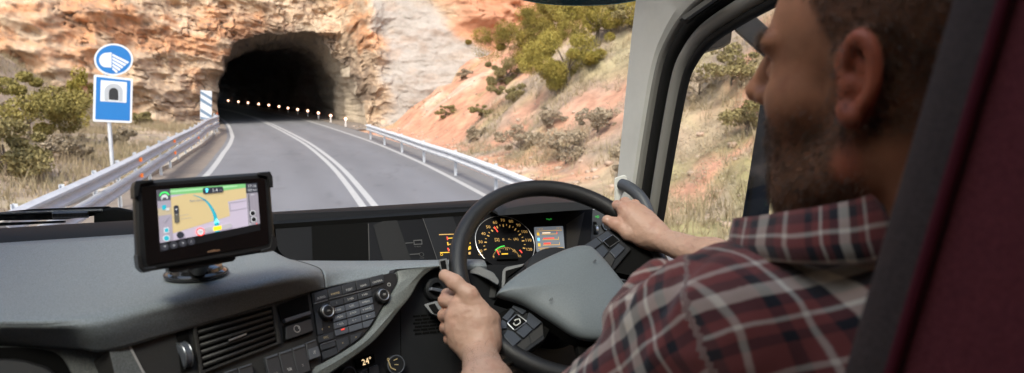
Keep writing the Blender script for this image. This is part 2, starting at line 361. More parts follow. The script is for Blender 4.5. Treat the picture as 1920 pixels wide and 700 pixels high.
def mouth_n(P):   # bulge field
    return fbm(P * [.15, .15, .20], 5, 71, ridged=True) * 2.1 + fbm(P * [.7, .7, 1.0], 4, 91, ridged=True) * 0.38 - .30 * np.clip(1 - np.abs(fbm(P @ np.array([[.30, 0, .16], [0, .3, 0], [-.08, 0, .55]]), 4, 99)) / .022, 0, 1) + fbm(P * [2.2, 2.2, 2.8], 4, 93, ridged=True) * .13 + fbm(P @ np.array([[.45, .1, .25], [0, .4, 0], [-.15, 0, .95]]), 4, 97, ridged=True) * .35
Yb = cliff_base(X2, Z2); P0 = np.stack([X2, Yb, Z2], -1)
nz = mouth_n(P0); strata = np.abs(((Z2 + X2 * .16 + fbm(P0 * .3, 3, 5) * 1.2) * .9) % 1.0 - .5)
smoothz = sm(X2, 8.5, 11) * (1 - sm(Z2 + (X2 - 14) * .8, 7.5, 9.5))
edge = np.exp(-es / 0.9)[None]
dY = -nz * (1 - .74 * smoothz) - strata * .22 * (1 - smoothz) + edge * 1.2
rx = fbm(P0 * [.7, .7, .7], 4, 15) * .55 * np.exp(-es / 2.5)[None]; 
X3 = X2 + rx * np.sign(A[:, 0])[:, None] * (0.4 + .6 * (A[:, 1] > .3)[:, None]); Z3 = Z2 + rx * (A[:, 1] > .12)[:, None]
Pc = np.stack([X3, Yb + dY, Z3], -1).reshape(-1, 3)
q1 = fbm(Pc * [.2, .2, .35], 4, 41); q2 = fbm(Pc * [1.1, 1.1, 2.4], 4, 43); q3 = fbm(Pc * [.5, .5, .9], 4, 47)
cc = np.tile(np.array([0.68, 0.51, 0.355]), (len(Pc), 1))
cc = mixc(cc, (0.76, 0.40, 0.21), sm(q1 * 1.1 + .4 * q2 + .35 * sm(-Pc[:, 0], 0, 9) - .0, -0.02, 0.33) * .92)
cc = mixc(cc, (0.80, 0.67, 0.50), sm(q3, 0.05, 0.4) * .7)
cc = mixc(cc, (0.30, 0.24, 0.19), sm(q2 - q3 * .4, 0.2, 0.45) * .6)
crk2 = np.clip(1 - np.abs(fbm(P0.reshape(-1, 3) @ np.array([[.30, 0, .16], [0, .3, 0], [-.08, 0, .55]]), 4, 99)) / .022, 0, 1); cc = mixc(cc, (.20, .14, .10), crk2 * .7)
q4 = fbm(Pc @ np.array([[.6, 0, .9], [0, .6, 0], [-.3, 0, 2.0]]), 4, 49, ridged=True); cc = mixc(cc, (0.26, 0.17, 0.11), sm(q4, .5, .7) * .5); cc = mixc(cc, (0.82, 0.72, 0.58), sm(-q4, .05, .4) * .35)
white = sm(Pc[:, 0] + q3 * 1.2, 9.3, 10.6) * (1 - sm(Pc[:, 2] + (Pc[:, 0] - 13.6) * .9 + q1 * 1.5, 7.0, 8.0)); cc = mixc(cc, (0.50, 0.475, 0.445), white * (0.95 - .3 * sm(q2, .1, .5)))
redr = sm(Pc[:, 0] + q3 * 1.5, 13.5, 15.5) * (1 - white); cc = mixc(cc, (0.66, 0.31, 0.18), redr * .85)
rim_dark = (np.exp(-(np.repeat(es[None], NT, 0)).reshape(-1) / 0.55) * (np.repeat(A[:, 1][:, None], NE, 1).reshape(-1) > .25)); cc = mixc(cc, (0.12, 0.10, 0.085), rim_dark * .75) * np.array([.67, .63, .59])  # rock colour darkens towards the upper rim of the arch
M_rock = mat('weathered_rock', (0.6, 0.5, 0.4), 0.92, var=(1.3, 0.16), bump=(1.8, 0.8, 0.16), attr='col', stretch=(1, 1, 1.3))
def _cfix(P):
    return P
cl = fastmesh('rock_cliff', Pc, gridfaces(NT, NE), M_rock, colors=cc); cl['kind'] = 'structure'
# tunnel lining: rough rock tube following the road
YT = np.r_[np.linspace(0, 1, 16) ** 1.0 * 8, np.arange(9, 97, 1.5)]
ring0 = Pc.reshape(NT, NE, 3)[:, 0]
V = np.zeros((len(YT), NT, 3))
for k, y in enumerate(YT):
    c = arch_x(52 + y) - arch_x(52); g = sm(y, 0, 5)
    shr = 1 - .05 * g
    V[k, :, 0] = (AC + (A[:, 0] * AW * shr)) * 1.0 + c; V[k, :, 1] = 53.6 + y; V[k, :, 2] = -.15 + A[:, 1] * AH * (1 - .12 * g)
    V[k] = V[k] * sm(y, 0, 3) + (ring0 + [0, y, 0]) * (1 - sm(y, 0, 3))
nn = fbm(V * [.55, .35, .55], 5, 77, ridged=True) * .55 * sm(YT, 0, 2)[:, None]
cen = np.stack([arch_x(V[:, :, 1]), V[:, :, 1], np.full_like(nn, 2.5)], -1); dv = V - cen; dv[..., 1] = 0; dv /= np.linalg.norm(dv, axis=-1)[..., None] + 1e-9
V = V + dv * nn[..., None] * 1.0
Vf = V.reshape(-1, 3); tq = fbm(Vf * [.9, .5, .5], 4, 19); tcol = mixc(np.tile(np.array([0.15, 0.12, 0.09]), (len(Vf), 1)), (0.11, 0.09, 0.075), sm(tq, -.1, .4)); tcol = mixc(tcol, (0.56, 0.46, 0.34), sm(Vf[:, 0] - (AC + 2), 0, 2) * (1 - sm(Vf[:, 1], 56, 74)) * .9)  # daylight on the right wall near the mouth painted into the colour
tcol = mixc(tcol, (.05, .045, .04), sm(Vf[:, 1], 58, 72) * .8)  # fade to shade deeper in, also put into the colour
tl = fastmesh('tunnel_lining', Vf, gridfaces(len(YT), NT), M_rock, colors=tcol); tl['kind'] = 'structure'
strip('tunnel_verge', lambda Y: rc(Y) + ro(Y) + 1.05, lambda Y: rc(Y) + ro(Y) + 4.2, 0.02, M_shoulder, np.arange(44, 140, 2.0))
strip('tunnel_verge', lambda Y: rc(Y) - lo(Y) - 3.2, lambda Y: rc(Y) - lo(Y) - .25, 0.012, M_shoulder, np.arange(46, 140, 2.0))
# mountain body above the tube so that no daylight falls in from above
G = []
for y in (56, 62, 75, 95, 120, 149):
    c = arch_x(y); row = []
    for a in np.linspace(0, math.pi, 15): row.append((c - math.cos(a) * (14 + 8 * (y > 60)), y, -1 + math.sin(a) * (11 + 7 * (y > 60))))
    G.append(row)
mb = MB(); mb.grid(G); o = mb.build('hill_top', M_ground); o['kind'] = 'structure'
me = o.data; ca = me.color_attributes.new('col', 'FLOAT_COLOR', 'POINT'); ca.data.foreach_set('color', np.tile([0.4, .33, .2, 1], len(me.vertices)).astype(np.float32))
# ---- guard rails
def wbeam(mb, path, ztop, face):
    """corrugated beam; path [(x,y)], face +1: bulges towards +x"""
    prof = [(0, 0), (.02, -.015), (.075, -.045), (.08, -.085), (.02, -.125), (.0, -.155), (.02, -.185), (.08, -.225), (.075, -.265), (.02, -.295), (0, -.31)]
    prof = prof + [(a - .006, b) for a, b in prof[::-1]]
    rings = []
    for i, (x, y) in enumerate(path):
        a = path[max(i - 1, 0)]; b = path[min(i + 1, len(path) - 1)]; t = np.array([b[0] - a[0], b[1] - a[1]]); t /= np.linalg.norm(t); nx = np.array([t[1], -t[0]]) * face
        rings.append([(x + nx[0] * u, y + nx[1] * u, ztop + v) for u, v in prof])
    mb.loft(rings)
M_orange = mat('orange_reflector', (0.85, 0.20, 0.03), 0.4, emit=0.25)
def guardrail(label, pts, tops, face, posts, refl=()):
    P = catmull([np.array(p) for p in pts], 8); P = [tuple(p) for p in P]; ln = np.r_[0, np.cumsum([math.dist(P[i], P[i + 1]) for i in range(len(P) - 1)])]
    def at(s): return np.array([np.interp(s, ln, [p[0] for p in P]), np.interp(s, ln, [p[1] for p in P])])
    t = thing('guardrail', label, 'guardrail', (*pts[0], 0))
    rails = []
    for z in tops: mb = MB(); wbeam(mb, P, z, face); rails.append(mb.build('rail', M_galv, t))
    s = 0.6
    while s < ln[-1]:
        p = at(s); q = at(min(s + .1, ln[-1])) - at(max(s - .1, 0)); q /= np.linalg.norm(q); nx = np.array([q[1], -q[0]]) * face; c = p - nx * .10
        mb = MB(); h = tops[0] + .02; ax = [np.array([nx[0], nx[1], 0]), np.array([q[0], q[1], 0]), np.array([0, 0, 1.0])]
        mb.box((c[0], c[1], h / 2 - .2), (.012, .12, h + .4), ax); mb.box((c[0] + nx[0] * .03, c[1] + nx[1] * .03, h / 2 - .2), (.06, .008, h + .4), ax)
        for z in tops: mb.box((c[0] + nx[0] * .06, c[1] + nx[1] * .06, z - .155), (.10, .10, .14), ax)
        mb.build('post', M_galv, t); s += posts
    for s, k in refl:
        p = at(s); q = at(s + .1) - at(s - .1); q /= np.linalg.norm(q); nx = np.array([q[1], -q[0]]) * face; c = p + nx * .05
        mb = MB(); ax = [np.array([nx[0], nx[1], 0]), np.array([q[0], q[1], 0]), np.array([0, 0, 1.0])]; mb.box((c[0], c[1], tops[k] - .155), (.05, .10, .09), ax); mb.build('reflector', M_orange, t, bevel=.01)
    return t
LT = [ZP(x, y, 0.95)[:2] for x, y in [(10, 402), (60, 379), (150, 340), (230, 303), (283, 277), (330, 254), (365, 238), (388, 224)]]
LT = LT + [(LT[-1][0] + .45, LT[-1][1] + 5.0), (LT[-1][0] + .2, LT[-1][1] + 8.6)]
guardrail('double galvanised guard rail with orange reflectors on the left roadside', LT, (0.97, 0.60), 1, 2.0,
          [(8.6, 0), (8.6, 1), (15.0, 0), (15.0, 1), (22.5, 1)])
RT = [ZP(x, y, 0.72)[:2] for x, y in [(688, 233), (750, 252), (800, 268), (850, 283), (922, 308), (1000, 338)]]
d_ = RT[-1] - RT[-2]; d_ /= np.linalg.norm(d_); RT += [RT[-1] + d_ * 8, RT[-1] + d_ * 18]
guardrail('single galvanised guard rail below the scrub slope on the right roadside', RT, (0.72,), 1 if False else 1, 4.0)
# ---- delineators inside the tunnel
M_post = mat('white_plastic_post', (0.75, 0.70, 0.66), 0.5); M_lampw = mat('lit_reflector', (1.0, 0.62, 0.42), 0.3, emit=2.6); M_lampr = mat('reflector_rim', (0.8, 0.22, 0.10), 0.4, emit=.35)
heads = [(648, 223), (620, 217), (597, 212), (577, 208), (558, 205.5), (540, 203), (523, 200), (504, 197.5), (485, 195.3), (465, 193), (447, 191), (428, 189), (409, 187.2)]
ords = ['nearest of the row, outermost by the mouth', 'second of the row', 'third of the row', 'fourth of the row', 'fifth of the row', 'sixth of the row', 'seventh of the row', 'eighth of the row', 'ninth of the row', 'tenth of the row', 'eleventh of the row', 'twelfth of the row', 'farthest of the row, beside the left wall']
for i, (hx, hy) in enumerate(heads):
    p = ZP(hx, hy, 0.52); dd = np.linalg.norm(p - CAM)
    t = thing('delineator_post', 'lit round reflector post in the tunnel, ' + ords[i] + ' counted from the mouth' * (0 < i < 12), 'delineator', (p[0], p[1], 0), 'lit reflector posts along the right side of the tunnel')
    MB().tube([(p[0], p[1], -.02), (p[0], p[1], .45)], [.055, .05], 10).build('post', M_post, t)
    fc = np.array([CAM[0] - p[0] + 2, CAM[1] - p[1], 0]); fc /= np.linalg.norm(fc); r = 0.046 + 0.0006 * dd
    MB().disc(p + fc * .02, fc, [(r * 1.25, -.03), (r * 1.3, 0), (r * 1.25, .015), (r, .016)], 20).build('reflector_rim', M_lampr, t)
    MB().disc(p + fc * .037, fc, [(r, -.004), (r, .006), (r * .7, .014)], 20).build('reflector_lens', M_lampw, t)
# ---- road signs
M_blue = mat('sign_blue', (0.012, 0.165, 0.47), 0.35, var=(2, .05)); M_white = mat('sign_white', (0.72, 0.74, 0.76), 0.4); M_grey = mat('sign_grey', (0.42, 0.44, 0.47), 0.5); M_black = mat('sign_black', (0.02, 0.02, 0.022), 0.5)
SG = YP(210, 300, 21.5); sgx, sgy = SG[0], 21.5
t = thing('road_sign', 'blue tunnel and headlamp signs on one grey post at the left roadside', 'road sign', (sgx, sgy, 0))
sp = Pl((sgx, sgy - .06, 2), (0.12, -1, 0))
MB().tube([(sgx, sgy, -.4), (sgx, sgy, 3.3)], .05, 12).build('pole', M_galv, t)
def circ(cx, cy, rx, ry, n=40): return [(cx + rx * math.cos(2 * math.pi * k / n), cy + ry * math.sin(2 * math.pi * k / n)) for k in range(n)]
mb = MB(); sp.prism(mb, circ(213, 112, 36.5, 30), 0, .012); pr = mb.build('headlamp_sign', M_white, t)
mb = MB(); sp.prism(mb, circ(213, 112, 33, 26.8), .013, .016); mb.build('blue_disc', M_blue, pr)
mb = MB(); hs = [(207, 99)] + [(196 + -10 * math.cos(a), 113 + 14 * math.sin(a)) for a in np.linspace(-1.3, 1.3, 10)] + [(207, 128)]; sp.prism(mb, [(209, 98.5)] + [(199 - 13 * math.cos(a), 113 + 13.5 * math.sin(a)) for a in np.linspace(-1.35, 1.35, 12)] + [(209, 127)], .017, .020)
for k in range(5):
    y0 = 101 + k * 6.2; x1 = 242 - k * 5.2; mb2 = [(210.5, y0), (x1, y0 + 15.5 - k * 1.8), (x1 - 3, y0 + 19 - k * 1.8), (210.5, y0 + 4.2)]; sp.prism(mb, mb2, .017, .020)
mb.build('headlamp_symbol', M_white, pr)
mb = MB(); sp.prism(mb, rpoly([(176, 140), (249, 148), (247, 231), (174, 228)], 3), 0, .012); pr = mb.build('tunnel_sign', M_white, t)
mb = MB(); sp.prism(mb, rpoly([(180.5, 144), (245, 151.5), (243.5, 227), (178.5, 224)], 2), .013, .016); mb.build('blue_panel', M_blue, pr)
mb = MB(); sp.prism(mb, rpoly([(189, 150.5), (238, 154.5), (237, 193), (188, 190)], 1), .017, .020); mb.build('symbol_field', M_white, pr)
mb = MB(); sp.frame(mb, [(196, 189)] + [(213 - 17.5 * math.cos(a), 172 - 15 * math.sin(a)) for a in np.linspace(0, math.pi, 12)] + [(230, 191)], [(203, 189)] + [(213.2 - 10 * math.cos(a), 174 - 9 * math.sin(a)) for a in np.linspace(0, math.pi, 12)] + [(223, 190.5)], .021, .023); mb.build('portal_symbol', M_grey, pr)
mb = MB(); sp.prism(mb, [(204, 187)] + [(213 - 9 * math.cos(a), 173 - 8 * math.sin(a)) for a in np.linspace(0, math.pi, 12)] + [(222, 188.5)], .024, .026); mb.build('opening_symbol', M_black, pr)
# chevron board at the rail end
bx, by = YP(386, 225, 47.5)[0], 47.5
cp = Pl((bx, by, 1.5), (0.15, -1, 0)); t = thing('hazard_board', 'white board with slanted blue grey stripes at the left of the tunnel mouth', 'hazard board', (bx, by, 0))
MB().tube([(bx, by + .06, -.1), (bx, by + .06, 2.3)], .04, 8).build('pole', M_galv, t)
mb = MB(); sq = [(376, 169), (397, 171), (397, 224), (375, 224)]; cp.prism(mb, sq, 0, .02); bd = mb.build('board', M_white, t)
M_stripe = mat('stripe_blue_grey', (0.16, 0.24, 0.33), 0.5); mb = MB()
for k, y in enumerate((169.5, 183, 203, 219)):
    a = [(375.4, y), (396.8, y + 13.5), (396.8, y + 19.5), (375.4, y + 6.5)]
    a = [(x, min(max(q, 170.2), 223.5)) for x, q in a]
    cp.prism(mb, a, .022, .026)
mb.build('stripes', M_stripe, bd)
ob = ZP(408.5, 238, 0.0); t = thing('marker_post', 'short orange marker post beside the left tunnel wall', 'marker post', ob)
MB().tube([ob, ob + [0, 0, .72]], [.07, .065], 10).build('post', mat('marker_orange', (0.85, 0.36, 0.02), 0.5), t); MB().tube([ob + [0, 0, .72], ob + [0, 0, .95]], [.05, .04], 10).build('cap', mat('marker_red', (0.45, 0.10, 0.03), 0.5), t)
# ---- plants
def terr_hit(px, py):
    r = ray(px, py); r = r / np.linalg.norm(r); s = np.arange(6, 90, .15); P = CAM + r[None] * s[:, None]; h = terr(P[:, 0], P[:, 1]); i = np.argmax(P[:, 2] < h)
    return P[i] if P[i, 2] < h[i] else None
leafm = {}
def leaf_mat(name, c1, c2):
    if name not in leafm: leafm[name] = mat(name, c1, 0.7, var=(1.6, 0.9, c2), spec=.25)
    return leafm[name]
def foliage(cen, rad, n, size, seed, clumps=14, needle=False, flat=.8):
    r = np.random.default_rng(seed); cen = np.asarray(cen, float); rad = np.asarray(rad, float)
    cc_ = r.normal(size=(clumps, 3)); cc_ /= np.linalg.norm(cc_, axis=1)[:, None]; cc_ *= (r.random((clumps, 1)) ** .45) * .92; cc_[:, 2] = cc_[:, 2] * flat
    cr = .10 + .24 * r.random(clumps) ** 1.3; k = r.integers(0, clumps, n); d = r.normal(size=(n, 3)); d /= np.linalg.norm(d, axis=1)[:, None]
    p = cc_[k] + d * (cr[k] * (.55 + .5 * r.random(n)))[:, None]; p = p * rad + cen
    a = r.normal(size=(n, 3)); a[:, 2] += .5; a /= np.linalg.norm(a, axis=1)[:, None]; b = np.cross(a, r.normal(size=(n, 3))); b /= np.linalg.norm(b, axis=1)[:, None]
    L = size * (.6 + .8 * r.random((n, 1))); W = L * (.16 if needle else .42)
    V = np.stack([p - a * L * .5, p + b * W, p + a * L * .6, p - b * W], 1).reshape(-1, 3); Fc = np.arange(4 * n).reshape(n, 4)
    return V, Fc, cc_ * rad + cen
M_bark = mat('bark', (0.13, 0.10, 0.075), 0.9, var=(8, .3), bump=(30, .5, .01))
def plant(name, label, cat, base, rad, n, size, m, seed, group=None, needle=False, trunk=.05, clumps=14, lift=.85):
    base = np.asarray(base, float); t = thing(name, label, cat, base, group); c = base + [0, 0, rad[2] * lift]
    V, Fc, cs = foliage(c, rad, n, size, seed, clumps, needle); fastmesh('crown' if name.endswith('tree') else 'foliage', V, Fc, m, t, smooth=False)
    mb = MB(); mb.tube([base - [0, 0, .2], base + [.03, .02, rad[2] * .4], c], [trunk, trunk * .8, trunk * .4], 8)
    for q in cs[:7]: mb.tube([base + [0, 0, rad[2] * .35], (base + [0, 0, rad[2] * .5] + q) / 2, q], [trunk * .5, trunk * .3, trunk * .12], 6)
    mb.build('trunk' if name.endswith('tree') else 'stem', M_bark, t); return t
Lp = leaf_mat('pine_needles', (0.125, 0.105, 0.020), (0.34, 0.245, 0.045)); Ld = leaf_mat('dry_scrub', (0.37, 0.295, 0.205), (0.25, 0.205, 0.135)); Lg = leaf_mat('olive_scrub', (0.17, 0.145, 0.05), (0.30, 0.24, 0.11)); Ly = leaf_mat('yellow_green', (0.21, 0.18, 0.032), (0.40, 0.31, 0.07))
def on(px, py, dflt=30):
    p = terr_hit(px, py); return p if p is not None else D(px, py, dflt)
pines = [(990, 125, 2.0, 1.5, 42000, Lp, 44, 'wide yellow green pine in the middle of the thicket, above the steering wheel'), (905, 95, 1.25, .9, 16000, Lp, 26, 'pine branch reaching left over the red bank'),
 (950, 160, 1.0, .75, 12000, Lg, 20, 'low dark olive pine at the foot of the thicket'), (1065, 160, 1.5, 1.15, 24000, Ly, 30, 'bright yellow green pine at the lower right of the thicket'),
 (1120, 85, 1.5, 1.4, 26000, Ly, 34, 'yellow pine beside the windscreen pillar'), (960, 60, 1.6, 1.3, 24000, Lp, 30, 'pine at the upper left of the thicket'),
 (1055, 55, 1.9, 1.5, 30000, Lp, 36, 'pine under the tinted visor edge'), (1150, 30, 1.5, 1.2, 18000, Lg, 26, 'dull olive pine at the top of the pillar')]
for i, (px, py, w_, h_, n_, m_, c_, lb) in enumerate(pines):
    plant('pine_tree', lb, 'tree', on(px, py), (w_ * 1.28, w_ * 1.05, h_ * 1.22), int(n_ * 1.5), .075, m_, 300 + i, 'pines in the thicket on the right slope', True, .08, c_, .7)
sh = 'scrub bushes on the slopes'
bl = [(960, 195, .8, Lg, 'olive bush under the large pine on the right slope'), (905, 222, .5, Lg, 'small olive bush at the edge of the red bank'), (872, 150, .5, Ld, 'dry bush in the crack beside the white rock'),
      (835, 222, .55, Lg, 'low green bush at the foot of the white rock'), (895, 262, .45, Ld, 'small dry bush above the right guard rail'), (975, 290, .75, Ld, 'dry tan bush behind the steering wheel top'),
      (1060, 310, .8, Ld, 'wide dry bush on the lower right slope'), (1120, 250, .7, Ld, 'dry bush beside the windscreen pillar'), (1035, 235, .6, Ld, 'grey dry bush on the red patch'), (1160, 60, .9, Lg, 'olive bush at the pillar top'),
      (1180, 330, .6, Ld, 'dry bush low beside the pillar'), (1310, 190, .7, Ld, 'dry bush high in the side window'), (1370, 170, .9, Lg, 'olive bush in the middle of the side window'), (1400, 260, .7, Lg, 'olive bush beside the mirror in the side window'),
      (760, 22, 1.3, Ld, 'grey dry bush on top of the white rock'), (700, 12, 1.0, Ld, 'dry bush above the tunnel at the photo top'), (815, 15, 1.2, Ld, 'dry bush right of the white rock top')]
for i, (px, py, s, m, lb) in enumerate(bl):
    if py < 30 and px < 850: p = D(px, py, 53)
    else: p = on(px, py)
    s *= 1.25; plant('bush', lb, 'bush', p, (s, s, s * .62), int(4200 * max(s, .7)), .055, m, 50 + i, sh, False, .03, 16)
lb2 = [(55, 262, 2.3, 1.6, leaf_mat('olive_yellow', (.17, .145, .04), (.33, .265, .08)), 'big olive bush at the left edge behind the rail'), (150, 245, .8, 1.75, Ly, 'bright yellow green bush left of the road sign'), (10, 330, 1.3, .9, Lg, 'dark low bush at the far left beside the road'), (262, 236, .7, .6, Lg, 'small bush against the rock right of the sign'),
       (130, 300, .8, .5, Ld, 'low dry bush below the big olive bush'), (232, 275, .6, .45, Ld, 'dry tuft bush behind the guard rail near the sign post'), (30, 28, 1.5, 1.1, Lg, 'dark bush high on the rock at top left'), (150, 12, 1.6, .8, Lg, 'bush on the ledge at the photo top left')]
for i, (px, py, s, hz, m, lb) in enumerate(lb2):
    p = on(px, py) if py > 60 else D(px, py, 46)
    plant('bush', lb, 'bush', p, (s, s, hz), int(9000 * s), .075, m, 90 + i, sh, False, .05, 22)
# low twiggy scrub that covers the lower right slope as one mass
def scrub():
    r = np.random.default_rng(77); n = 3600; x = r.uniform(6, 22, n); y = r.uniform(7, 27, n); dR = x - (rc(y) + ro(y) + 1.9); dn = fbm(np.stack([x * .25, y * .25, 0 * x], -1), 3, 141)
    ok = (dR > .6) & (dn + .25 * (dR < 6) + r.normal(size=n) * .15 > .05); x, y = x[ok], y[ok]; z = terr(x, y); 
    for c_ in RED: kp = ((x - c_[0]) / .9) ** 2 + ((y - c_[1]) / 1.3) ** 2 > 1 + .5 * r.normal(size=len(x)); x, y, z = x[kp], y[kp], z[kp]
    k = len(x); B = 46
    s = (.16 + .30 * r.random(k)); P = np.repeat(np.stack([x, y, z], -1), B, 0); S = np.repeat(s, B)[:, None]; d = r.normal(size=(k * B, 3)); d /= np.linalg.norm(d, axis=1)[:, None]; d[:, 2] = np.abs(d[:, 2]) * .8; P = P + d * S * (.4 + .6 * r.random((k * B, 1)))
    a = d + r.normal(size=(k * B, 3)) * .6; a /= np.linalg.norm(a, axis=1)[:, None]; b = np.cross(a, r.normal(size=(k * B, 3))); b /= np.linalg.norm(b, axis=1)[:, None]; L = .05 * (.6 + r.random((k * B, 1)))
    V = np.stack([P - a * L * .5, P + b * L * .25, P + a * L * .7], 1).reshape(-1, 3)
    o = fastmesh('low_scrub', V, np.arange(len(V)).reshape(-1, 3), mat('twig_scrub', (.40, .325, .235), .85, var=(.45, .85, (.24, .21, .11))), smooth=False); tag(o, 'low dry grey tan scrub covering the lower right slope', 'scrub', kind='stuff')
scrub()
# dry grass over the slopes
def grass():
    r = np.random.default_rng(3); n = 60000; x = r.uniform(-16, 24, n); y = r.uniform(2, 50, n)
    xr = rc(y) + ro(y) + 1.3; xl = rc(y) - lo(y) - gl(y) - .35; dn = fbm(np.stack([x * .35, y * .35, 0 * x], -1), 3, 61)
    red_ = fbm(np.stack([x * .16, y * .16, terr(x, y) * .16], -1), 4, 21); ok = ((x > xr) | (x < xl)) & (dn + r.normal(size=n) * .2 - (x > xr) * (.22 + 1.6 * np.maximum(red_ + .08, 0) + .55 * sm(y, 24, 32)) > -.15); x, y = x[ok], y[ok]; z = terr(x, y)
    for c_ in RED: kp = ((x - c_[0]) / .95) ** 2 + ((y - c_[1]) / 1.4) ** 2 > 1 + .5 * r.normal(size=len(x)); x, y, z = x[kp], y[kp], z[kp]
    k = len(x); B = 5
    P = np.repeat(np.stack([x, y, z - .02], -1), B, 0); P[:, :2] += r.normal(size=(k * B, 2)) * .07
    up_ = np.zeros((k * B, 3)); up_[:, 2] = 1; up_ += r.normal(size=(k * B, 3)) * .38; h = (.14 + .26 * r.random((k * B, 1))) ; sd = r.normal(size=(k * B, 3)); sd[:, 2] = 0; sd /= np.linalg.norm(sd, axis=1)[:, None]
    V = np.stack([P - sd * .012, P + sd * .012, P + up_ * h], 1).reshape(-1, 3)
    o = fastmesh('dry_grass', V, np.arange(len(V)).reshape(-1, 3), mat('straw_grass', (0.36, 0.275, 0.175), .8, var=(.5, .8, (0.21, 0.18, 0.085))), smooth=False); tag(o, 'straw coloured dry grass tufts over the roadside slopes', 'grass', kind='stuff')
grass()
def stones():
    r = np.random.default_rng(11); Vs_, Fs_s = [], []; base = np.array([(-1, -1, -1), (1, -1, -1), (1, 1, -1), (-1, 1, -1), (-1, -1, 1), (1, -1, 1), (1, 1, 1), (-1, 1, 1)], float) * .5; fq = np.array([(0, 3, 2, 1), (4, 5, 6, 7), (0, 1, 5, 4), (1, 2, 6, 5), (2, 3, 7, 6), (3, 0, 4, 7)]); k = 0
    for i in range(900):
        y = r.uniform(8, 50); side = r.random() < .7; x = rc(y) + ro(y) + 1.25 + r.exponential(1.6) if side else rc(y) - lo(y) - gl(y) - .5 - r.exponential(1.5)
        z = float(terr(np.array([x]), np.array([y]))[0]); s = .04 + .12 * r.random() ** 3; v = base * (1 + .5 * (r.random((8, 3)) - .5)); a = r.uniform(0, 6.28); v = v @ np.array([[math.cos(a), math.sin(a), 0], [-math.sin(a), math.cos(a), 0], [0, 0, .7]]) * s + [x, y, z + s * .15]
        Vs_.append(v); Fs_s.append(fq + 8 * i)
    o = fastmesh('loose_stones', np.concatenate(Vs_), np.concatenate(Fs_s), mat('stone_pale', (.45, .36, .28), .9, var=(3, .5, (.42, .24, .16))), smooth=False); tag(o, 'small loose stones scattered along both road verges', 'stones', kind='stuff')
stones()
# ================================================================== THE CAB
M_trim = mat('warm_grey_trim', (0.60, 0.60, 0.57), 0.62, var=(9, .06), bump=(900, .35, .0006))
M_trimd = mat('grey_moulding', (0.22, 0.215, 0.20), 0.45, bump=(900, .2, .0004))
M_rub = mat('black_rubber', (0.008, 0.008, 0.008), 0.7, spec=.2)
M_dark = mat('dark_plastic', (0.013, 0.014, 0.016), 0.6, spec=.3, var=(30, .1), bump=(1200, .35, .0005))
M_cloth = mat('ceiling_cloth', (0.62, 0.61, 0.58), 0.95, bump=(600, .4, .001))
M_floor = mat('cab_floor_mat', (0.03, 0.03, 0.03), 0.9)
M_glass = glass_mat('clear_glass', (0.94, 0.97, 0.95), .5); M_glass2 = glass_mat('side_glass', (0.93, 0.955, 0.94), .06)
cab = thing('truck_cab', 'grey and black truck cab interior with pale right windscreen pillar and black window seals', 'truck cab', (0, 0.5, 1.25))
XR = 1.13
def fy(z): return 1.93 - .135 * (z - 2.1)
# right side: one closed outline of the door window in (Y, z)
op = [(1.735, 2.00), (1.716, 2.079), (1.672, 2.27), (1.622, 2.455), (1.585, 2.515), (1.525, 2.56), (1.42, 2.598), (1.295, 2.632), (1.05, 2.69), (.75, 2.715), (.52, 2.70), (.46, 2.62), (.45, 2.35), (.45, 2.05), (.50, 1.97), (.9, 1.95), (1.3, 1.95), (1.68, 1.95)]
def closed_curve(P, n=5):
    P = [np.asarray(p, float) for p in P]; m = len(P); out = []
    for i in range(m):
        a, b, c, d = P[i - 1], P[i], P[(i + 1) % m], P[(i + 2) % m]
        for k in range(n):
            t = k / n; out.append(.5 * ((2 * b) + (c - a) * t + (2 * a - 5 * b + 4 * c - d) * t * t + (3 * b - a - 3 * c + d) * t ** 3))
    return np.array(out)
OC = closed_curve(op)
def offs(C, o):
    T = np.roll(C, -1, 0) - np.roll(C, 1, 0); T /= np.linalg.norm(T, axis=1)[:, None]; N = np.stack([T[:, 1], -T[:, 0]], 1)
    if np.mean(np.sum(N * (C - C.mean(0)), 1)) < 0: N = -N
    return C + N * o
def band(name, m, prof, parent, sx=1, C=None):
    C = OC if C is None else C; rings = []
    L = [offs(C, o) for o, x in prof]; n = len(C)
    for j in list(range(n)) + [0]: rings.append([(sx * prof[k][1], L[k][j][0], L[k][j][1]) for k in range(len(prof))])
    mb = MB(); mb.loft(rings, True, False); return mb.build(name, m, parent)
def half(o0, o1, x, dep, r=.008): # rounded strip section
    return [(o0, x + dep), (o0, x + r), (o0 + r * .4, x + r * .3), (o0 + r, x), (o1 - r, x), (o1 - r * .4, x + r * .3), (o1, x + r), (o1, x + dep)]
band('window_seal', M_rub, half(-.001, .021, XR - .002, .016), cab)
band('door_frame', M_trimd, half(.022, .062, XR - .012, .04, .018), cab)
band('door_seal', M_rub, half(.063, .098, XR - .018, .05, .012), cab)
band('pillar_edge', M_trimd, half(.099, .114, XR - .028, .07, .008), cab)
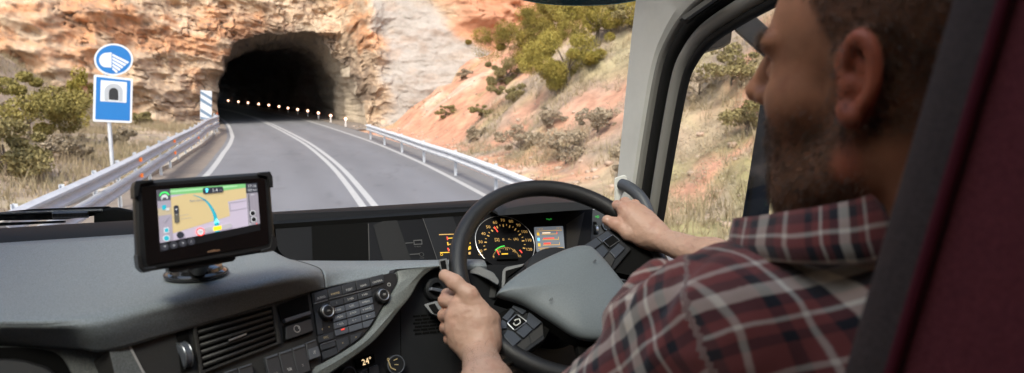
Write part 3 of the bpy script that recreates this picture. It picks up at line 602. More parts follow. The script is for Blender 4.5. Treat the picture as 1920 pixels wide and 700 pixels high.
def sidewall(sx, name, off=.113, x=XR - .02):
    L = offs(OC, off); c = np.array([1.15, 2.3]); Q = []
    for y, z in L:
        d = np.array([y, z]) - c; s = 9
        if d[1] > 1e-6: s = min(s, (3.2 - c[1]) / d[1])
        if d[1] < -1e-6: s = min(s, (1.25 - c[1]) / d[1])
        if d[0] < -1e-6: s = min(s, (-.7 - c[0]) / d[0])
        den = d[0] + .135 * d[1]
        if den > 1e-6: s = min(s, (1.93 + .135 * (2.1 - c[1]) - c[0]) / den)
        Q.append(c + d * s)
    n = len(L); vs = [(sx * x, *p) for p in L] + [(sx * (x - .012), *p) for p in L + (np.array(Q) - L) * .06] + [(sx * (x - .012), *p) for p in L + (np.array(Q) - L) * .85] + [(sx * (x + .03), *q) for q in Q] + [(sx * (x + .08), *q) for q in Q] + [(sx * (x + .08), *p) for p in L]; fs = []
    for r in range(5):
        for j in range(n): k = (j + 1) % n; fs.append((r * n + j, r * n + k, (r + 1) * n + k, (r + 1) * n + j))
    mb = MB(); mb.add(vs, fs); return mb.build(name, M_trim, cab)
sidewall(1, 'side_panel'); sidewall(-1, 'side_panel')
band('window_seal', M_rub, half(-.002, .137, XR - .0, .05), cab, -1)
def pane(x, name, m, parent):
    mb = MB(); L = offs(OC, .012); mb.add([(x, *p) for p in L], [tuple(range(len(L)))]); return mb.build(name, m, parent, smooth=False)
pane(XR + .010, 'door_window', M_glass2, cab); pane(-XR - .010, 'door_window', M_glass2, cab)
# windscreen, header, front wall, roof, back, floor
mb = MB(); mb.add([(-1.16, fy(2.02) + .02, 2.02), (1.16, fy(2.02) + .02, 2.02), (1.16, fy(3.0) + .02, 3.0), (-1.16, fy(3.0) + .02, 3.0)], [(0, 1, 2, 3)]); mb.build('windscreen', M_glass, cab, smooth=False)
MB().box((0, 1.85, 3.08), (2.36, .16, .26)).build('windscreen_header', M_trim, cab, bevel=.03)
MB().box((0, 2.0, 1.62), (2.36, .1, .78)).build('front_wall', M_dark, cab)
mb = MB()
for c, s in (((0, -.3, 3.2), (2.36, .8, .04)), ((0, 1.75, 3.2), (2.36, .3, .04)), ((-.99, .85, 3.2), (.38, 1.5, .04)), ((.99, .85, 3.2), (.38, 1.5, .04))): mb.box(c, s)
mb.build('roof', M_cloth, cab)
MB().box((0, .85, 3.2), (1.60, 1.5, .008)).build('added_sky_hatch', M_glass, cab)  # unseen glass opening, added to let more sky light into the cab
MB().box((0, -.72, 2.2), (2.36, .04, 2.0)).build('rear_wall', M_cloth, cab)
MB().box((0, .6, 1.24), (2.36, 2.7, .03)).build('floor', M_floor, cab)
# hand hold slot above the door and its pale bar
P = Pl((XR - .035, 1.5, 2.6), (-1, 0, 0))
mb = MB(); P.prism(mb, [(1277, 38), (1289, 45), (1372, -12), (1345, -12)], 0, .006); mb.build('handle_recess', M_rub, cab)
mb = MB(); P.prism(mb, rpoly([(1289, 33), (1296, 38), (1368, -12), (1356, -14)], 2), .007, .02); mb.build('handle_bar', mat('bar_grey', (.10, .10, .095), .6), cab, bevel=.003)
# grab handle on the pillar foot
pa = D(1160, 352, 2.02); gh = [D(1166, 346, 2.0), D(1180, 352, 1.97), D(1197, 366, 1.94), D(1210, 385, 1.92), D(1219, 412, 1.9), D(1221, 440, 1.9), D(1222, 475, 1.9)]
g = MB().tube(catmull(gh, 6), .0165, 14).build('grab_handle', mat('grip_blue_grey', (0.05, 0.055, 0.065), .5, bump=(600, .3, .0005)), cab)
PB = Pl(pa, CAM - pa); mb = MB(); PB.prism(mb, rpoly([(1152, 334), (1170, 328), (1176, 332), (1175, 352), (1163, 372), (1158, 392), (1152, 392)], 3), -.03, .012); mb.build('handle_bracket', M_trim, g, bevel=.004)
# tinted outside visor over the windscreen
pv = D(1090, 0, 2.35); PV = Pl(pv, CAM - pv); mb = MB(); PV.prism(mb, [(960, -330)] + [(960 + 240 * k / 12, -6 + 15.5 * (1 - (abs(k - 6.4) / 6.4) ** 2.4)) for k in range(13)] + [(1205, -330)], -.01, .01)
vz = mb.build('tinted_visor', mat('visor_teal_black', (0.012, 0.028, 0.032), .12, spec=.6), cab)
mb = MB(); mb.tube([PV.at(960 + 240 * k / 24, -5.5 + 15.5 * (1 - (abs(k / 2 - 6.4) / 6.4) ** 2.4)) for k in range(25)], .0025, 6); mb.build('visor_edge', mat('edge_cyan', (.08, .22, .26), .2), vz)
# ---- mirror outside the door
mp = D(1415, 220, 2.35); PM = Pl(mp, CAM - mp); M_mir = mat('mirror_blue_grey_plastic', (0.009, 0.012, 0.018), .55, spec=.15, bump=(700, .2, .0005))
mir = thing('side_mirror', 'dark blue grey mirror arm and housing outside the driver window', 'mirror', (*mp[:2], mp[2] - .3))
mb = MB(); PM.prism(mb, rpoly([(1376, 55), (1412, 28), (1476, 86), (1440, 112)], 3), -.05, .02); mb.build('arm', M_mir, mir, bevel=.006)
mb = MB(); PM.prism(mb, rpoly([(1436, 100), (1470, 100), (1440, 420), (1389, 425), (1423, 215)], 3), -.05, .0); mb.build('housing', M_mir, mir, bevel=.008)
mb = MB(); PM.prism(mb, [(1409, 330), (1415, 330), (1402, 424), (1397, 424)], .001, .006); mb.build('housing_seam', M_rub, mir)
mb = MB(); PM.prism(mb, [(1461, 340), (1487, 340), (1480, 425), (1453, 425)], -.05, -.0); mb.build('lower_arm', M_mir, mir, bevel=.006)
mb = MB(); PM.prism(mb, rpoly([(1290, 118), (1296, 60), (1372, 52), (1369, 78), (1352, 88), (1322, 96), (1306, 106)], 4), -.06, .0); mb.build('kerb_mirror', mat('mirror_dark_grey', (.012, .0115, .0115), .55, spec=.15), mir, bevel=.006)
# ---- wiper lying outside at the foot of the windscreen
wp = np.array([-.4, 2.06, 2.17]); PW = Pl(wp, (0, -1, 0.15)); wi = thing('windscreen_wiper', 'black wiper arm with spring lying at the foot of the windscreen', 'wiper', wp)
mb = MB(); PW.prism(mb, rpoly([(-160, 408), (0, 398), (60, 392), (204, 387), (208, 391), (200, 402), (120, 412), (0, 414), (-160, 424)], 4), -.02, .0); mb.build('arm', M_rub, wi, bevel=.004)
mb = MB(); mb.tube([PW.at(-160 + 8 * k, 408 - .052 * 8 * k + .00004 * (8 * k) ** 2, .006) for k in range(45)], .004, 6); mb.build('arm_edge', mat('satin_edge', (.10, .10, .11), .3), wi)
mb = MB(); pts = []
for k in range(160): a = k * 2 * math.pi / 6; pts.append(PW.at(100 + k * .42, 402 - k * .012) + np.array([0, -.014 + .006 * math.sin(a), .008 * math.cos(a)]))
mb.tube(pts, .0017, 5); mb.build('spring', mat('spring_steel', (.12, .12, .12), .35, .8), wi)
mb = MB(); PW.prism(mb, [(-160, 425), (0, 418), (120, 414), (120, 418), (0, 424), (-160, 432)], -.02, .0); mb.build('blade', M_rub, wi)
mb = MB(); PW.prism(mb, rpoly([(176, 396), (215, 388), (246, 394), (262, 404), (262, 420), (176, 424)], 8), -.03, .004); mb.build('arm_cover', M_rub, wi, bevel=.006)
# ================================================================== DASHBOARD
M_dash = mat('dash_soft_grey', (0.200, 0.224, 0.238), 0.60, spec=.35, var=(560, .38), bump=(1100, .55, .0007))
M_dashd = mat('dash_lower_grey', (0.11, 0.118, 0.118), 0.6, var=(560, .5), bump=(1100, .55, .0007))
M_trimg = mat('sweep_trim_grey', (0.125, 0.137, 0.130), 0.5, var=(560, .45), bump=(1100, .5, .0006))
M_pan = mat('panel_dark_brown_grey', (0.030, 0.029, 0.028), 0.65, spec=.3, var=(500, .15), bump=(1300, .5, .0005))
M_btn = mat('button_charcoal', (0.034, 0.037, 0.044), 0.42); M_btn2 = mat('button_slate', (0.085, 0.095, 0.115), 0.4)
M_gap = mat('gap_black', (0.005, 0.005, 0.005), 0.9, spec=.1); M_chr = mat('satin_chrome', (0.40, 0.42, 0.45), 0.32, 0.9); M_icon = mat('icon_print_white', (0.60, 0.60, 0.58), .6); M_gold = mat('icon_print_gold', (0.62, 0.48, 0.25), .6)
M_amb = mat('amber_light', (0.5, 0.30, 0.09), .5, emit=.22); M_ylw = mat('yellow_light', (.7, 0.42, 0.03), .5, emit=.25); M_red = mat('red_light', (.8, 0.06, 0.04), .5, emit=.3); M_grn = mat('green_light', (0.05, 0.6, 0.08), .5, emit=.25); M_wht = mat('white_light', (0.95, 0.95, 0.92), .5, emit=.7)
dash = thing('dashboard', 'grey moulded truck dashboard with angled switch and radio panels and a dark instrument panel', 'dashboard', (0.2, 1.4, 1.5))
def Zq(px, py, z): return ZP(px, py, z)
bk = lambda px, py: Zq(px, py, 2.176)
cols = [
 [bk(-260, 480), bk(-260, 540), bk(-260, 596), Zq(-260, 612, 2.172), Zq(-260, 626, 2.160), Zq(-260, 645, 2.13)],
 [bk(-120, 466), bk(-120, 540), bk(-120, 596), Zq(-120, 612, 2.172), Zq(-120, 626, 2.160), Zq(-120, 645, 2.13)],
 [bk(0, 455), bk(0, 535), bk(0, 594), Zq(0, 609, 2.172), Zq(0, 624, 2.158), Zq(0, 648, 2.13)],
 [bk(130, 447), bk(110, 530), bk(105, 592), Zq(110, 608, 2.172), Zq(118, 624, 2.158), Zq(140, 652, 2.13)],
 [bk(235, 441), bk(205, 525), bk(185, 580), Zq(185, 600, 2.172), Zq(190, 622, 2.158), Zq(204, 657, 2.13)],
 [bk(330, 437), bk(320, 510), bk(305, 553), Zq(305, 572, 2.172), Zq(308, 592, 2.158), Zq(318, 626, 2.13)],
 [bk(420, 440), bk(430, 500), bk(440, 528), Zq(442, 545, 2.172), Zq(444, 560, 2.158), Zq(448, 588, 2.13)],
 [bk(490, 462), bk(515, 500), bk(525, 514), Zq(526, 527, 2.170), Zq(527, 539, 2.157), Zq(528, 563, 2.13)],
 [Zq(528, 482, 2.170), Zq(560, 499, 2.168), Zq(575, 508, 2.166), Zq(579, 517, 2.162), Zq(581, 528, 2.152), Zq(583, 547, 2.13)],
 [Zq(552, 490, 2.155), Zq(585, 500, 2.155), Zq(600, 507, 2.152), Zq(605, 515, 2.148), Zq(607, 524, 2.142), Zq(609, 541, 2.128)],
 [Zq(600, 491, 2.130), Zq(630, 497, 2.138), Zq(645, 502, 2.140), Zq(650, 508, 2.138), Zq(652, 515, 2.134), Zq(654, 531, 2.125)],
 [Zq(680, 491, 2.110), Zq(700, 494, 2.125), Zq(710, 497, 2.130), Zq(715, 501, 2.130), Zq(718, 506, 2.128), Zq(722, 518, 2.120)],
 [Zq(780, 490, 2.100), Zq(785, 492, 2.118), Zq(788, 494, 2.125), Zq(790, 497, 2.125), Zq(792, 501, 2.124), Zq(794, 512, 2.116)],
 [Zq(900, 488, 2.095), Zq(905, 489, 2.112), Zq(908, 491, 2.118), Zq(910, 494, 2.118), Zq(912, 499, 2.116), Zq(915, 512, 2.10)]]
def dense(C, na=8, nb=6):
    rows = [catmull(c, nb) for c in C]; m = len(rows[0]); out = []
    for j in range(m): out.append(catmull([r[j] for r in rows], na))
    return np.array(out).transpose(1, 0, 2)
DG = dense(cols)
isp = 8 * 9
MB().grid(DG[:isp + 1]).build('dash_top', M_dash, dash, solid=.004)
MB().grid(DG[isp:]).build('dash_shelf', M_dash, dash, solid=.004)
mb = MB(); mb.tube([p + np.array([0, 0, .0012]) for p in DG[isp][:]], .0016, 6); mb.build('dash_seam', M_gap, dash)
# black cowl strip between dash top and glass, left part, then the hooded binnacle over the instruments
mb = MB()
rings = []
for x in np.linspace(-1.12, .80, 22):
    rings.append([(x, 1.49, 2.150), (x, 1.50, 2.176), (x, 1.53, 2.184), (x, 1.62, 2.184), (x, 1.66, 2.180), (x, 1.95, 2.10), (x, 1.95, 2.0), (x, 1.62, 2.0)] if x < .02 else
                 [(x, 1.60, 2.150), (x, 1.565, 2.160), (x, 1.563, 2.170), (x, 1.60, 2.180), (x, 1.66, 2.180), (x, 1.95, 2.09), (x, 1.95, 1.9), (x, 1.62, 1.9)])
mb.loft(rings); mb.build('cowl', M_rub, dash)
# passenger side: dark trough under the dash edge, grey lip, pale joint strip
PD = Pl(Zq(100, 655, 2.13), (0.15, -1, .55))
mb = MB(); PD.prism(mb, [(-300, 640), (0, 646), (140, 650), (205, 656), (245, 650), (275, 720), (200, 900), (-300, 900)], -.05, -.012); mb.build('lower_panel', M_dashd, dash)
mb = MB(); PD.prism(mb, rpoly([(-300, 648), (60, 649), (112, 660), (140, 712), (150, 900), (-300, 900)], [0, 20, 20, 10, 0, 0]), -.0118, -.009); mb.build('glove_recess', M_gap, dash)
mb = MB(); PD.prism(mb, rpoly([(-300, 668), (40, 672), (100, 690), (118, 730), (118, 900), (-300, 900)], [0, 20, 20, 10, 0, 0]), -.0085, -.001); mb.build('glove_lid', mat('lid_near_black', (.014, .014, .015), .55, bump=(900, .4, .0005)), dash, bevel=.004)
# ---- vent and switch panel
hV = np.array([.561, -.828, 0]); PVn = Pl(Zq(583, 547, 2.13), hV * math.cos(R(28)) + np.array([0, 0, math.sin(R(28))]))
hR = np.array([.33, -.943, 0]); PR = Pl(Zq(583, 547, 2.13), hR * math.cos(R(28)) + np.array([0, 0, math.sin(R(28))]))
sp_ = MB(); PVn.prism(sp_, [(205, 656), (246, 646), (583, 547), (607, 690), (600, 900), (300, 900)], -.06, -.002); swp = sp_.build('switch_panel', M_pan, dash, bevel=.002)
mb = MB(); PVn.prism(mb, [(241, 651), (245, 650), (283, 722), (278, 722)], -.001, .001); mb.build('joint_strip', mat('pale_joint', (.35, .34, .33), .5), dash)
mb = MB(); PVn.prism(mb, [(205, 657), (241, 651), (278, 722), (220, 722)], -.001, .0006); mb.build('joint_panel', M_dashd, dash)
def lerp2(q, u, v):  # quad TL TR BR BL
    a, b, c, d = [np.asarray(x, float) for x in q]; return tuple((a * (1 - u) + b * u) * (1 - v) + (d * (1 - u) + c * u) * v)
def quad(q, u0, u1, v0, v1): return [lerp2(q, u0, v0), lerp2(q, u1, v0), lerp2(q, u1, v1), lerp2(q, u0, v1)]
vq = [(367, 616), (507, 577), (518, 643), (379, 696)]
vent = MB(); PVn.frame(vent, rpoly(quad(vq, -.05, 1.05, -.07, 1.07), 2), rpoly(quad(vq, 0, 1, 0, 1), 2), -.001, .004); vent = vent.build('air_vent', M_pan, dash, bevel=.001)
mb = MB(); PVn.prism(mb, quad(vq, 0, 1, 0, 1), -.0015, -.0005); mb.build('vent_back', M_gap, vent)
mb = MB()
for k in range(6):
    v = .08 + k * .155; q = quad(vq, .01, .99, v, v + .075); p = [PVn.at(*x) for x in q]; n = PVn.n
    mb.loft([[p[0] + n * .0005, p[1] + n * .0005], [p[0] + n * .004 , p[1] + n * .004], [p[3] + n * .0025, p[2] + n * .0025], [p[3] - n * 0.0, p[2] - n * 0.0]], False, False)
mb.build('slats', mat('slat_dark', (.022, .021, .021), .55), vent, solid=.0008)
mb = MB(); PVn.prism(mb, [(424, 640), (457, 627), (458.5, 630), (425.5, 643)], .004, .007); mb.build('vent_tab', M_chr, vent, bevel=.0005)
tw = MB(); PVn.prism(tw, rpoly([(331, 622), (352, 616), (362, 690), (340, 700)], 3), -.001, .0005); tw = tw.build('wheel_recess', M_gap, dash)
mb = MB(); c = PVn.at(345.5, 666); ax_ = PVn.at(370, 659) - PVn.at(340, 667); ax_ /= np.linalg.norm(ax_); mb.disc(c - ax_ * .006 - PVn.n * .006, ax_, [(.016, 0), (.0185, .002), (.0185, .010), (.016, .012)], 40); mb.build('thumb_wheel', M_btn2, dash)
mb = MB(); mb.ring(c - PVn.n * .006 - ax_ * .0045, ax_, .0186, .0009, 40, 6); mb.ring(c - PVn.n * .006 + ax_ * .0045, ax_, .0186, .0009, 40, 6); mb.build('wheel_rim', M_chr, dash)
# box with slot and parking button
mb = MB(); PVn.prism(mb, rpoly([(520, 573), (576, 552), (581, 588), (527, 603)], 2), -.001, .0008); mb.build('storage_slot', M_gap, dash)
mb = MB(); PVn.prism(mb, rpoly([(530, 600), (578, 585), (579.5, 591), (532, 607)], 1), -.001, .006); mb.build('slot_lip', M_btn2, dash, bevel=.001)
mb = MB(); PVn.prism(mb, rpoly([(530, 610), (582, 594), (586, 625), (532, 643)], 2), -.001, .001); pk = mb.build('parking_button', M_gap, dash)
mb = MB(); PVn.prism(mb, rpoly([(533, 615), (580, 600), (583.5, 622), (534, 639)], 2), .0012, .005); pk2 = mb.build('button_cap', M_btn, pk, bevel=.001)
mb = MB(); mb.ring(PVn.at(557, 617, .0055), PVn.n, .0052, .0005, 28, 6); mb.build('parking_ring', M_icon, pk); PVn.text('P', 557, 617, 6.5, M_icon, pk, (3, -1), .0056)
# rocker switches
def rocker(q, split=None, icon=None, lit=False):
    mb = MB(); PVn.prism(mb, rpoly(quad(q, 0, 1, 0, 1), 1.5), -.001, .006); s = mb.build('rocker_switch', M_btn, dash, bevel=.0012)
    mb = MB(); PVn.prism(mb, quad(q, .06, .94, .02, .09), .0062, .0075); mb.build('switch_edge', M_btn2, s, bevel=.0004)
    if split: mb = MB(); PVn.prism(mb, rpoly(quad(q, .06, .94, split + .03, .97), 1), .0062, .009); mb.build('switch_cap', M_btn2, s, bevel=.0008)
    cx, cy = lerp2(q, .5, .70 if not split else (split + 1) / 2)
    PVn.text(icon or '*', cx, cy, 5.5, M_icon, s, (3, -1), .0095 if split else .0064, name='switch_symbol'); return s
for i, (x0, y0) in enumerate([(493, 672), (518.5, 663.5), (543.5, 655)]):
    rocker([(x0, y0), (x0 + 23.5, y0 - 8), (x0 + 35.5, y0 + 42), (x0 + 11, y0 + 51)], None, ['(o)', '%&', '::'][i])
rocker([(569, 645), (587.5, 638), (597, 671), (574.5, 679)], .38, 'iT')
rocker([(416, 700), (440, 692), (448, 730), (424, 740)], None, '+'); rocker([(442, 691.5), (468, 683), (476, 722), (450, 731)], None, '=')
# ---- radio and phone panel
RO = [(583, 551), (610, 543), (660, 529), (735, 511.5), (743, 515), (744, 531), (722, 565), (699, 606), (678, 632), (652, 652), (604, 680)]
mb = MB(); PR.prism(mb, rpoly(RO, [1, 3, 3, 4, 3, 6, 8, 8, 8, 8, 2]), -.02, .0015); rad = mb.build('radio_panel', mat('radio_black', (.016, .016, .018), .4), dash, bevel=.0008)
def rbtn(pts, m=M_btn, top=.0045, name='button'):
    mb = MB(); PR.prism(mb, rpoly(pts, 1), .0016, top); return mb.build(name, m, rad, bevel=.0006)
rd = (26.3, -7.2)
for i, tx in enumerate(['AUDIO', 'PHONE', 'FLEET', 'NAVI', 'CAMERA']):
    x0, y0 = 586.5 + i * 26.3, 552 - i * 7.5; rbtn([(x0, y0), (x0 + 24.6, y0 - 6.8), (x0 + 26.5, y0 + 9), (x0 + 2.2, y0 + 16.5)]); PR.text(tx, x0 + 13.8, y0 + 7.5, 3.6, M_gold if i == 1 else M_icon, rad, rd, .0047)
for a, b in (((588, 569.5), (613, 562.5)), ((616, 561), (693, 541.5))):
    mb = MB(); PR.prism(mb, [a, b, (b[0], b[1] + 1.6), (a[0], a[1] + 1.6)], .0016, .0035); mb.build('chrome_line', M_chr, rad)
keys = ['1', '2 ABC', '3 DEF', '4 GHI', '5 JKL', '6 MNO', '7 PQRS', '8 TUV', '9 WXYZ', '* ACK', '0  +', '#  --', '', '', '']
for r_ in range(5):
    for c_ in range(3):
        x0, y0 = 616.5 + c_ * 26.2 + r_ * 2.3, 567.5 - c_ * 7.6 + r_ * 13.3
        if (r_, c_) == (4, 2): q = [(x0, y0), (x0 + 21, y0 - 6), (x0 + 12, y0 + 8), (x0 + 1.5, y0 + 11)]
        else: q = [(x0, y0), (x0 + 24.6, y0 - 7), (x0 + 26, y0 + 4), (x0 + 1.7, y0 + 11.3)]
        rbtn(q, M_btn2 if r_ > 0 else M_btn, .0045 + .0003 * (r_ % 2))
        k = keys[r_ * 3 + c_]
        if k: PR.text(k, x0 + 12.5, y0 + 2, 3.4, M_icon, rad, rd, .0052)
mb = MB(); PR.prism(mb, [(637, 619), (643, 617), (643.5, 619.5), (637.5, 621.5)], .005, .0056); mb.build('red_mark', M_red, rad)
for q, tx in (([(589, 590), (600, 587), (604, 627), (594, 630)], None), ([(594, 632), (622, 624), (624, 636), (596, 645)], 'ESC'), ([(598, 648), (626, 639), (628, 650), (600, 659)], None), ([(601, 662), (629, 652), (631, 664), (603, 676)], None),
              ([(628, 639), (650, 632), (653, 646), (632, 662)], '<'), ([(655, 631), (676, 624), (672, 634), (657, 646)], '>')):
    rbtn(q, M_btn)
    if tx: PR.text(tx, sum(a[0] for a in q) / 4, sum(a[1] for a in q) / 4, 4, M_gold, rad, rd, .0047)
mb = MB(); PR.prism(mb, [(599, 647), (627, 638), (627.3, 639.2), (599.3, 648.4)], .0045, .0055); mb.build('chrome_line', M_chr, rad)
PR.text('<', 602.5, 619, 4, M_gold, rad, rd, .0047); PR.text('>', 615, 615, 4, M_gold, rad, rd, .0047); PR.text('MENU', 594, 0, 1, M_icon, rad) if False else None
mb = MB(); mb.ring(PR.at(729.5, 534, .002), PR.n, .0028, .0004, 20, 6); mb.build('socket_ring', M_icon, rad)
for (kx, ky) in ((611, 587), (715, 556.5)):
    c = PR.at(kx - 1.5, ky); n = PR.n; mb = MB(); mb.disc(c + n * .0015, n, [(.0135, 0), (.0135, .006), (.0122, .010), (.0105, .011)], 40); kn = mb.build('knob', mat('knob_black', (.012, .012, .013), .3), rad)
    mb = MB(); mb.ring(c + n * .0125, n, .0090, .0010, 40, 8); mb.build('knob_ring', M_chr, kn); mb = MB(); mb.disc(c + n * .0112, n, [(.0085, 0), (.0080, .0012)], 30); mb.build('knob_face', M_btn, kn); PR.text('OK', kx - 1, ky - .5, 3, M_icon, kn, rd, .0135)
# ---- grey trim sweeping round the radio
TR_out = [(560, 697), (604, 681), (653, 653), (680, 633), (701, 607), (724, 566), (745.5, 530), (745, 509)]
TR_in = [(842, 500), (815, 506), (791, 520), (772, 552), (750, 580), (709, 632), (662, 671), (622, 702), (560, 745)]
mb = MB(); outer = catmull([np.array(p) for p in TR_out], 5); inner = catmull([np.array(p) for p in [(846, 498), (816, 503), (791, 521), (772, 553), (750, 580), (709, 632), (662, 671), (600, 715)]][::-1], 5)
m_ = min(len(outer), len(inner)); rings = []
for a, b in zip(outer[:m_], inner[:m_]):
    A0, B0 = PR.at(*a), PR.at(*b); n = PR.n; mid = (A0 + B0) / 2
    rings.append([A0 - n * .02, A0 + n * .001, A0 * .93 + B0 * .07 + n * .005, mid + n * .0085, A0 * .1 + B0 * .9 + n * .005, B0 - n * .002, B0 - n * .03])
mb.loft(rings, False, False); mb.build('sweep_trim', M_trimg, dash)
# ---- knee panel under the wheel with climate controls
PK = Pl(PR.at(760, 560) - PR.n * .028, np.array([.25, -.95, 0.]) * math.cos(R(18)) + np.array([0, 0, math.sin(R(18))]))
mb = MB(); PK.prism(mb, [(742, 505), (850, 497), (1150, 497), (1180, 900), (500, 900), (560, 705), (620, 685)], -.03, 0); knee = mb.build('knee_panel', M_dark, dash)
mb = MB(); PK.prism(mb, [(750, 582), (751, 582), (753, 760), (752, 760)], 0, .0006); mb.build('panel_joint', M_gap, dash)
mb = MB(); PK.prism(mb, rpoly([(663, 675), (700, 662.5), (702, 680), (668, 693)], 2), .0, .004); dsp = mb.build('climate_display', M_gap, dash, bevel=.001)
PK.text('24°', 686, 678, 11, mat('display_digits', (1, .72, .40), .5, emit=.5), dsp, (12, -4), .0045, squeeze=.95)
for q in ([(668, 697), (686, 691), (689, 705), (671, 711)], [(689, 690), (706, 684), (709, 699), (691, 705)]): mb = MB(); PK.prism(mb, rpoly(q, 1.5), 0, .006); mb.build('climate_button', M_btn, dash, bevel=.001)
def knob(cx, cy, r, name='climate_knob'):
    c = PK.at(cx, cy); n = PK.n; mb = MB(); mb.disc(c, n, [(r, 0), (r, .012), (r * .94, .015), (r * .9, .015)], 44); k = mb.build(name, M_dark, dash)
    mb = MB(); mb.ring(c + n * .0145, n, r * .97, .0011, 44, 8); mb.build('knob_ring', M_btn2, k); return k, c
k1, c1 = knob(736, 684, .0155)
mb = MB(); n = PK.n; mb.tube([PK.at(728, 676, .016), PK.at(733, 690, .016), PK.at(742, 694, .016)], .0009, 6); mb.ring(PK.at(728, 674, .016), n, .0018, .0005, 16, 6); mb.tube([PK.at(738, 676, .016), PK.at(745, 673, .016)], .0006, 6); mb.tube([PK.at(740, 684, .016), PK.at(747, 684, .016)], .0006, 6); mb.build('figure_symbol', M_gold, k1)
knob(648, 702, .012)
mb = MB()
for r_ in range(6):
    for c_ in range(4): x0, y0 = 775 + c_ * 14 + (r_ % 2) * 3, 592 + r_ * 6.5 - c_ * 1.3; PK.prism(mb, [(x0, y0), (x0 + 12, y0 - 1), (x0 + 12, y0 + 2.6), (x0, y0 + 3.6)], 0, .0012)
mb.build('speaker_slots', M_gap, dash)
c = PK.at(812, 544); mb = MB(); mb.disc(c, PK.n, [(.021, 0), (.021, .012), (.018, .016), (.012, .016), (.011, .008)], 40); ig = mb.build('rotary_switch', M_dark, dash)
mb = MB(); PK.prism(mb, rpoly([(797, 541), (826, 547), (824, 553), (795, 547)], 2), .012, .026); mb.build('switch_grip', M_btn2, ig, bevel=.002)
# ---- instrument panel
iT, iB = YP(700, 396, 1.585), YP(700, 491, 1.50); dv_ = iT - iB; nI = np.cross(np.array([1.0, 0, 0]), dv_); nI /= np.linalg.norm(nI); PI = Pl(iB, nI)
mb = MB(); PI.prism(mb, rpoly([(514, 402), (520, 470), (548, 492), (1105, 490), (1112, 384), (1100, 379)], [0, 14, 14, 0, 0, 0]), -.08, 0); inst = mb.build('instrument_panel', mat('instrument_black', (.007, .007, .008), .45, spec=.12), dash)
PI_at = PI.at
def ipoly(pts, m, name, o0=.0004, o1=.0012, par=None): mb = MB(); PI.prism(mb, pts, o0, o1); return mb.build(name, m, par or inst)
ipoly([(584, 423), (690, 419), (692, 489), (586, 490)], M_gap, 'radio_slot', .0, .0008); ipoly([(690, 420), (691.5, 420), (693, 489), (691.5, 489)], mat('faint_line', (.05, .048, .045), .6), 'panel_line')
ipoly([(700, 423), (741, 405), (771, 489), (718, 489)], mat('inlay_black', (.014, .014, .0145), .6, spec=.2), 'panel_inlay'); ipoly([(789, 399), (845, 397), (858, 430), (880, 488), (820, 489)], mat('cluster_glass', (.012, .012, .013), .4, spec=.2), 'cluster_window')  # slanted inlay slightly paler than the instrument black
mb = MB(); mb.tube([PI.at(789, 399, .0015), PI.at(801, 432, .0015), PI.at(820, 488, .0015)], .0006, 5); mb.build('cluster_edge', mat('edge_grey', (.10, .10, .10), .5), inst)
M_faint = mat('faint_print', (.07, .07, .07), .6)
for q in ([(760, 456), (774, 455), (774, 456.4), (760, 457.4)], [(768, 477), (786, 476), (786, 477.4), (768, 478.4)]): ipoly(q, M_faint, 'printed_line')
mb = MB(); PI.frame(mb, [(775, 451), (791, 450), (792, 459), (776, 460)], [(776.5, 452.5), (789.8, 451.7), (790.5, 457.6), (777.2, 458.5)], .0004, .0014); mb.ring(PI.at(790.5, 477.5, .001), PI.n, .0048, .0005, 24, 6); mb.build('printed_symbols', M_faint, inst); PI.text('A-ADR', 783, 463, 2.6, M_faint, inst); PI.text('AUX', 791, 484.5, 2.6, M_faint, inst)
for q, m in (([(823, 440.2), (868, 439), (868, 440.1), (823, 441.8)], M_amb), ([(837, 445), (839, 445), (840, 451), (838, 451)], M_red), ([(839, 447), (868, 446), (868, 447), (839, 448.5)], M_ylw), ([(838, 455), (840, 455), (841, 461), (839, 461)], M_ylw), ([(840, 458.5), (868, 457.4), (868, 458.6), (840, 460)], M_amb),
             ([(838.5, 466), (841, 466), (842, 472), (840, 472)], M_red), ([(841, 469), (868, 468), (868, 469.1), (841, 470.6)], M_amb), ([(825, 474), (868, 473), (868, 474.2), (825, 475.6)], M_ylw),
             ([(876, 464), (882, 462), (883, 468), (877, 470)], M_ylw), ([(878, 474), (882, 473), (882, 478), (878, 478)], M_amb), ([(879, 453), (880.5, 453), (882, 458), (878, 458)], M_ylw)): ipoly(q, m, 'warning_bar', .0014, .002)
mb = MB(); mb.ring(PI.at(828, 477.5, .0018), PI.n, .0026, .0006, 18, 6); mb.build('warning_symbol', M_ylw, inst)
# speedometer
gc = PI.at(947, 455); un = PI.at(1001, 455) - gc; ra = np.linalg.norm(un); un /= ra; vn = np.cross(PI.n, un)
mb = MB(); mb.disc(gc + PI.n * .0005, PI.n, [(ra, 0), (ra, .0012)], 64); spd = mb.build('speedometer', mat('dial_black', (.006, .006, .007), .5, spec=.12), dash)
mb = MB(); mb.ring(gc + PI.n * .002, PI.n, ra, .0009, 90, 8, -38, 218, un); mb.build('dial_ring', mat('dial_ring_grey', (.55, .55, .55), .25, .6), spd)
nums = {20: (900, 472), 30: (900.5, 455), 40: (906, 439.5), 50: (915, 427), 60: (927.5, 418.5), 70: (942, 414.5), 80: (957.5, 416.5), 90: (971.5, 423.5), 100: (982.5, 436), 110: (990, 451.5), 120: (991.5, 469)}
for k, (x, y) in nums.items():
    PI.text(str(k), x, y, 5.2, M_amb, spd, (1, 0), .0022, name='dial_number')
mb = MB(); ks = list(nums.values()); cg = np.array([947, 457.0])
